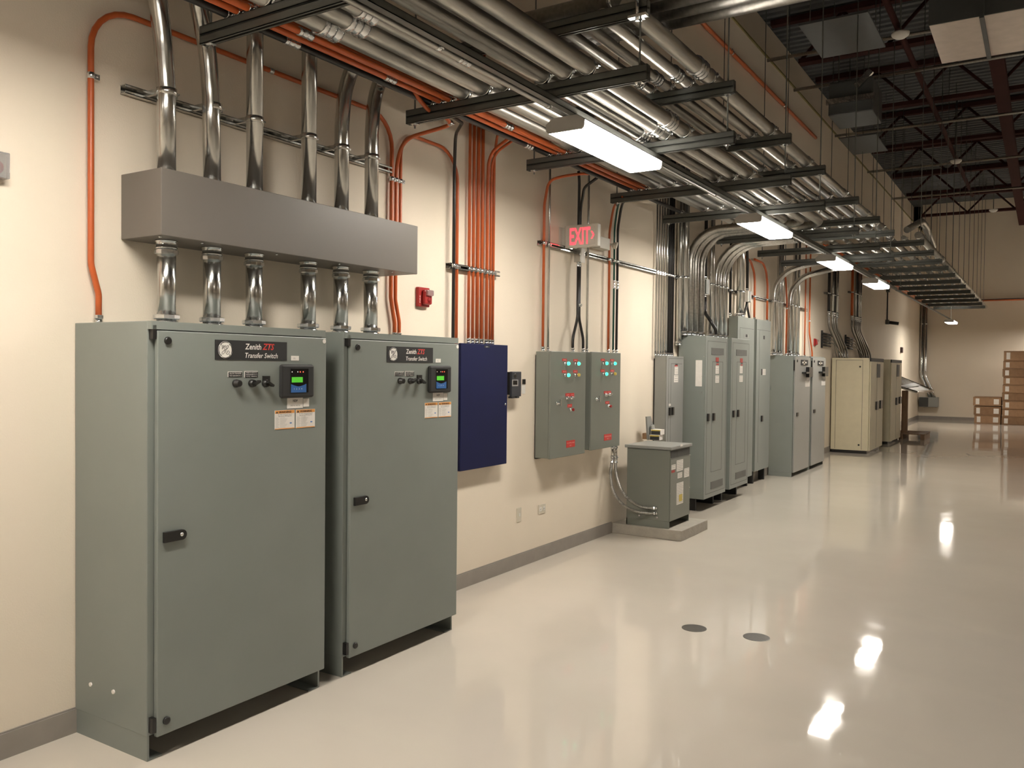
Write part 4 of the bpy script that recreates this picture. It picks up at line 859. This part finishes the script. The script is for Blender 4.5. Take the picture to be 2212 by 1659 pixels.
t = thing('disconnect_box', (.3, 31.3, .45), 'grey box low on the far wall at the foot of the corner pipes', 'box')
MB().box(.05, .62, 31.18, 31.485, .42, .74).build('body', 'greylite', t, .004); MB().box(.05, .33, 31.172, 31.18, .43, .73).build('cover', 'dark', t)
# ------------------------------------------------------------------ tray stand on pallet
t = thing('tilted_tray', (.85, 22.3, .16), 'tilted metal tray on a wooden post stand beyond the beige cabinets', 'tray')
nl, nr, fr, fl = PY(1948, 840, 22), PY(1980, 850, 22), PY(2016, 846, 24.6), PY(1948, 818, 24.6)
nl = nl+(nl-nr)*((nl.x-.12)/(nr.x-nl.x)); fl = fl+(fl-fr)*max(0, (fl.x-.12)/(fr.x-fl.x)); up_ = V((0, 0, .02))
MB().prism([nl, nr, fr, fl], (0, 0, .02)).build('sheet', 'galv', t)
MB().tube([nl+up_*2, nr+up_*2, fr+up_*2, fl+up_*2], .022, 6, True).build('rim', 'galv', t)
m1, m2 = nl.lerp(nr, .55), fl.lerp(fr, .55); MB().prism([m1+up_*1.1, nl.lerp(nr, .7)+up_*1.1, fl.lerp(fr, .7)+up_*1.1, m2+up_*1.1], (0, 0, .01)).build('fold', 'housing', t)
MB().box(.70, .83, 22.2, 22.33, .14, 1.15).build('post', 'wood', t)
t = thing('pallet', (.8, 22.5, 0), 'wooden pallet on the floor under the tilted tray', 'pallet')
for k in range(5): MB().box(.2, 1.25, 21.95+.24*k, 22.1+.24*k, .115, .137).build('board', 'wood', t)
for x in (.22, .68, 1.15): MB().box(x, x+.09, 21.95, 23.06, 0, .113).build('stringer', 'wood', t)
# ------------------------------------------------------------------ carton stacks
def carton(x0, x1, y0, y1, z0, z1, label, grp, k, m_='card'):
    t = thing('cardboard_box', ((x0+x1)/2, (y0+y1)/2, z0), label, 'box', grp)
    MB().box(x0, x1, y0, y1, z0, z1-.003).build('carton', m_, t, .006)
    MB().box(x0+.07, x0+.17, y0-.002, y0, z0+.04, z1-.05).box(x1-.2, x1-.06, y0-.002, y0, z0+.05, z1-.06).build('label', 'paper', t)
    MB().box(x0, x1, y0-.0015, y0, z1-.035, z1-.012).build('tape', 'cardd', t)
carton(1.76, 2.47, 30.0, 30.9, 0, .27, 'long cardboard box at the bottom of the low stack by the far wall', 'low stack of cardboard boxes', 0)
carton(1.74, 2.48, 30.0, 30.9, .27, .54, 'long dark cardboard box in the middle of the low stack by the far wall', 'low stack of cardboard boxes', 1, 'cardd')
carton(1.72, 2.48, 29.98, 30.9, .56, .83, 'long cardboard box on top of the low stack by the far wall', 'low stack of cardboard boxes', 2)
zz = 0
for k in range(9):
    h = .245 if k < 8 else .3
    carton(2.50+.012*(k % 3), 3.42+.01*(k % 2), 29.9+.03*(k % 2), 30.9, zz, zz+h, 'cardboard box in the tall stack at the right edge, %s from the floor' % ORD[k], 'tall stack of cardboard boxes', k, 'card' if k % 3 else 'cardd'); zz += h
# floor discs
for p, r, w in (((1499.5, 1357), .078, 'left'), ((1634, 1376.5), .08, 'right')):
    q = PZ(*p, 0); o = MB().lathe((q.x, q.y, 0), (0, 0, 1), [(0, r), (.0015, r), (.002, r-.004)], 40, False).build('floor_cover', 'drain'); tag(o, 'round dark floor cover plate in the shiny floor, %s of the two' % w, 'floor cover', 'round floor covers')
# ------------------------------------------------------------------ roof steel and things up high
yj = 4.4; k = 0
while yj < 31:
    t = thing('roof_joist', (RX/2, yj, 6.4), 'dark red roof joist spanning the room, %s counted from the camera' % ORD[k], 'joist', 'roof joists')
    MB().box(-.2, RX, yj-.06, yj+.06, 7.1, 7.19).build('top_chord', 'redsteel', t); MB().box(.25, RX, yj-.085, yj+.085, 6.42, 6.49).build('bottom_chord', 'redsteel', t)
    b = MB(); n = 11
    for i in range(n):
        xa = .25+i*(RX-.25)/n; xm = xa+(RX-.25)/n/2; b.cyl((xa, yj, 6.47), (xm, yj, 7.12), .028, 6); b.cyl((xm, yj, 7.12), (xa+(RX-.25)/n, yj, 6.47), .028, 6)
    b.build('web', 'redsteel', t); yj += 3.1; k += 1
t = thing('steel_girder', (2.9, 14, 6.2), 'dark red steel girder running the length of the roof above the rack', 'beam')
MB().box(2.8, 3.0, -6.9, 31.4, 6.28, 6.295).box(2.8, 3.0, -6.9, 31.4, 6.405, 6.42).box(2.885, 2.915, -6.9, 31.4, 6.295, 6.405).build('beam', 'redsteel', t)
conduit('sprinkler_pipe', [(1.86, 2, 6.1), (1.95, 24.5, 6.1)], .04, 'redsteel', 'red sprinkler pipe running under the roof along the room')
conduit('sprinkler_pipe', [(.04, 2, 5.80), (.04, 15.8, 5.80)], .028, 'orangemetal', 'red pipe high on the left wall above the rack', straps=[((.04, y, 5.8), (0, 1, 0)) for y in (5, 8, 11, 13.6)], ear=(0, 0, 1))
for i, (px, py) in enumerate(((1900, 165), (2050, 262), (2080, 350), (2100, 414), (1760, 112))):
    q = PZ(px, py, 6.0); conduit('ceiling_conduit', [(.2, q.y, 6.0), (9.5, q.y, 6.0)], .026, 'galvh', 'silver conduit crossing the room under the roof, %s by distance' % ['second', 'third', 'fourth', 'farthest', 'nearest'][i], 'conduits crossing under the roof', n=8)
for i, pxp in enumerate(((1945, 74), (2065, 348), (2146, 454))):
    q = PZ(*pxp, (5.95, 5.95, 6.1)[i]); t = thing('dome_detector', q, 'white dome under the roof pipe, %s' % ['nearest', 'middle', 'farthest'][i], 'detector', 'white roof domes')
    MB().lathe(q, (0, 0, 1), [(-.06, .02), (-.05, .06), (-.02, .1), (0, .11), (.02, .11)], 16).build('dome', 'white', t); MB().cyl(q, (q.x, q.y, CZ), .012, 6).build('stem', 'strut', t)
q1, q3 = PZ(1725, 56, 5.5), PZ(1913, 102, 5.5)
t = thing('ceiling_panel', ((q1.x+q3.x)/2, (q1.y+q3.y)/2, 5.5), 'square grey panel hanging flat under the roof, nearer one', 'panel', 'square hanging panels')
MB().box(q1.x, q3.x, q1.y, q3.y, 5.5, 5.52).build('panel', 'ductdark', t); MB().cyl((q1.x+.1, q1.y+.1, 5.52), (q1.x+.1, q1.y+.1, 6.45), .006, 6).cyl((q3.x-.1, q3.y-.1, 5.52), (q3.x-.1, q3.y-.1, 6.45), .006, 6).build('rod', 'strut', t)
q1, q3 = PZ(1812, 300, 5.5), PZ(1908, 312, 5.5)
t = thing('ceiling_panel', ((q1.x+q3.x)/2, (q1.y+q3.y)/2, 5.5), 'square grey panel hanging flat under the roof, farther one', 'panel', 'square hanging panels')
MB().box(q1.x, q3.x, q1.y, q3.y+.5, 5.5, 5.52).build('panel', 'ductdark', t); MB().cyl((q1.x+.1, q1.y+.1, 5.52), (q1.x+.1, q1.y+.1, 6.45), .006, 6).cyl((q3.x-.1, q3.y+.4, 5.52), (q3.x-.1, q3.y+.4, 6.45), .006, 6).build('rod', 'strut', t)
t = thing('air_duct', (4.5, 11.2, 5.5), 'large beige sheet metal air duct under the roof at the top right', 'duct')
MB().box(2.435, 7.5, 10.55, 11.92, 5.5, 6.05).build('duct', 'duct', t, .005); MB().box(2.43, 7.5, 10.535, 10.55, 5.505, 6.05).build('insulation', 'ductdark', t)
for x in (2.93, 3.62, 4.4, 5.2): MB().box(x, x+.045, 10.5, 11.95, 5.47, 6.07).build('flange', 'ductdark', t)
p, q = PY(1790, 180, 13), PY(1885, 238, 13)
t = thing('air_handler', ((p.x+q.x)/2, 13.5, q.z), 'dark air handler wrapped in shiny foil hanging under the roof', 'air handler')
MB().box(p.x, q.x, 13, 13.8, q.z, p.z).build('body', 'ductdark', t, .02); b = MB(); b.obox(((p.x+q.x)/2, 12.98, q.z+.2), (.33, 0, .0), (0, .02, 0), (.0, 0, .04)); b.obox((q.x-.12, 12.95, q.z+.45), (.1, 0, .1), (0, .03, 0), (-.03, 0, .03)); b.build('foil', 'foil', t)
MB().cyl((p.x+.1, 13.2, p.z), (p.x+.1, 13.2, 6.45), .008, 6).cyl((q.x-.1, 13.2, p.z), (q.x-.1, 13.2, 6.45), .008, 6).build('rod', 'strut', t)
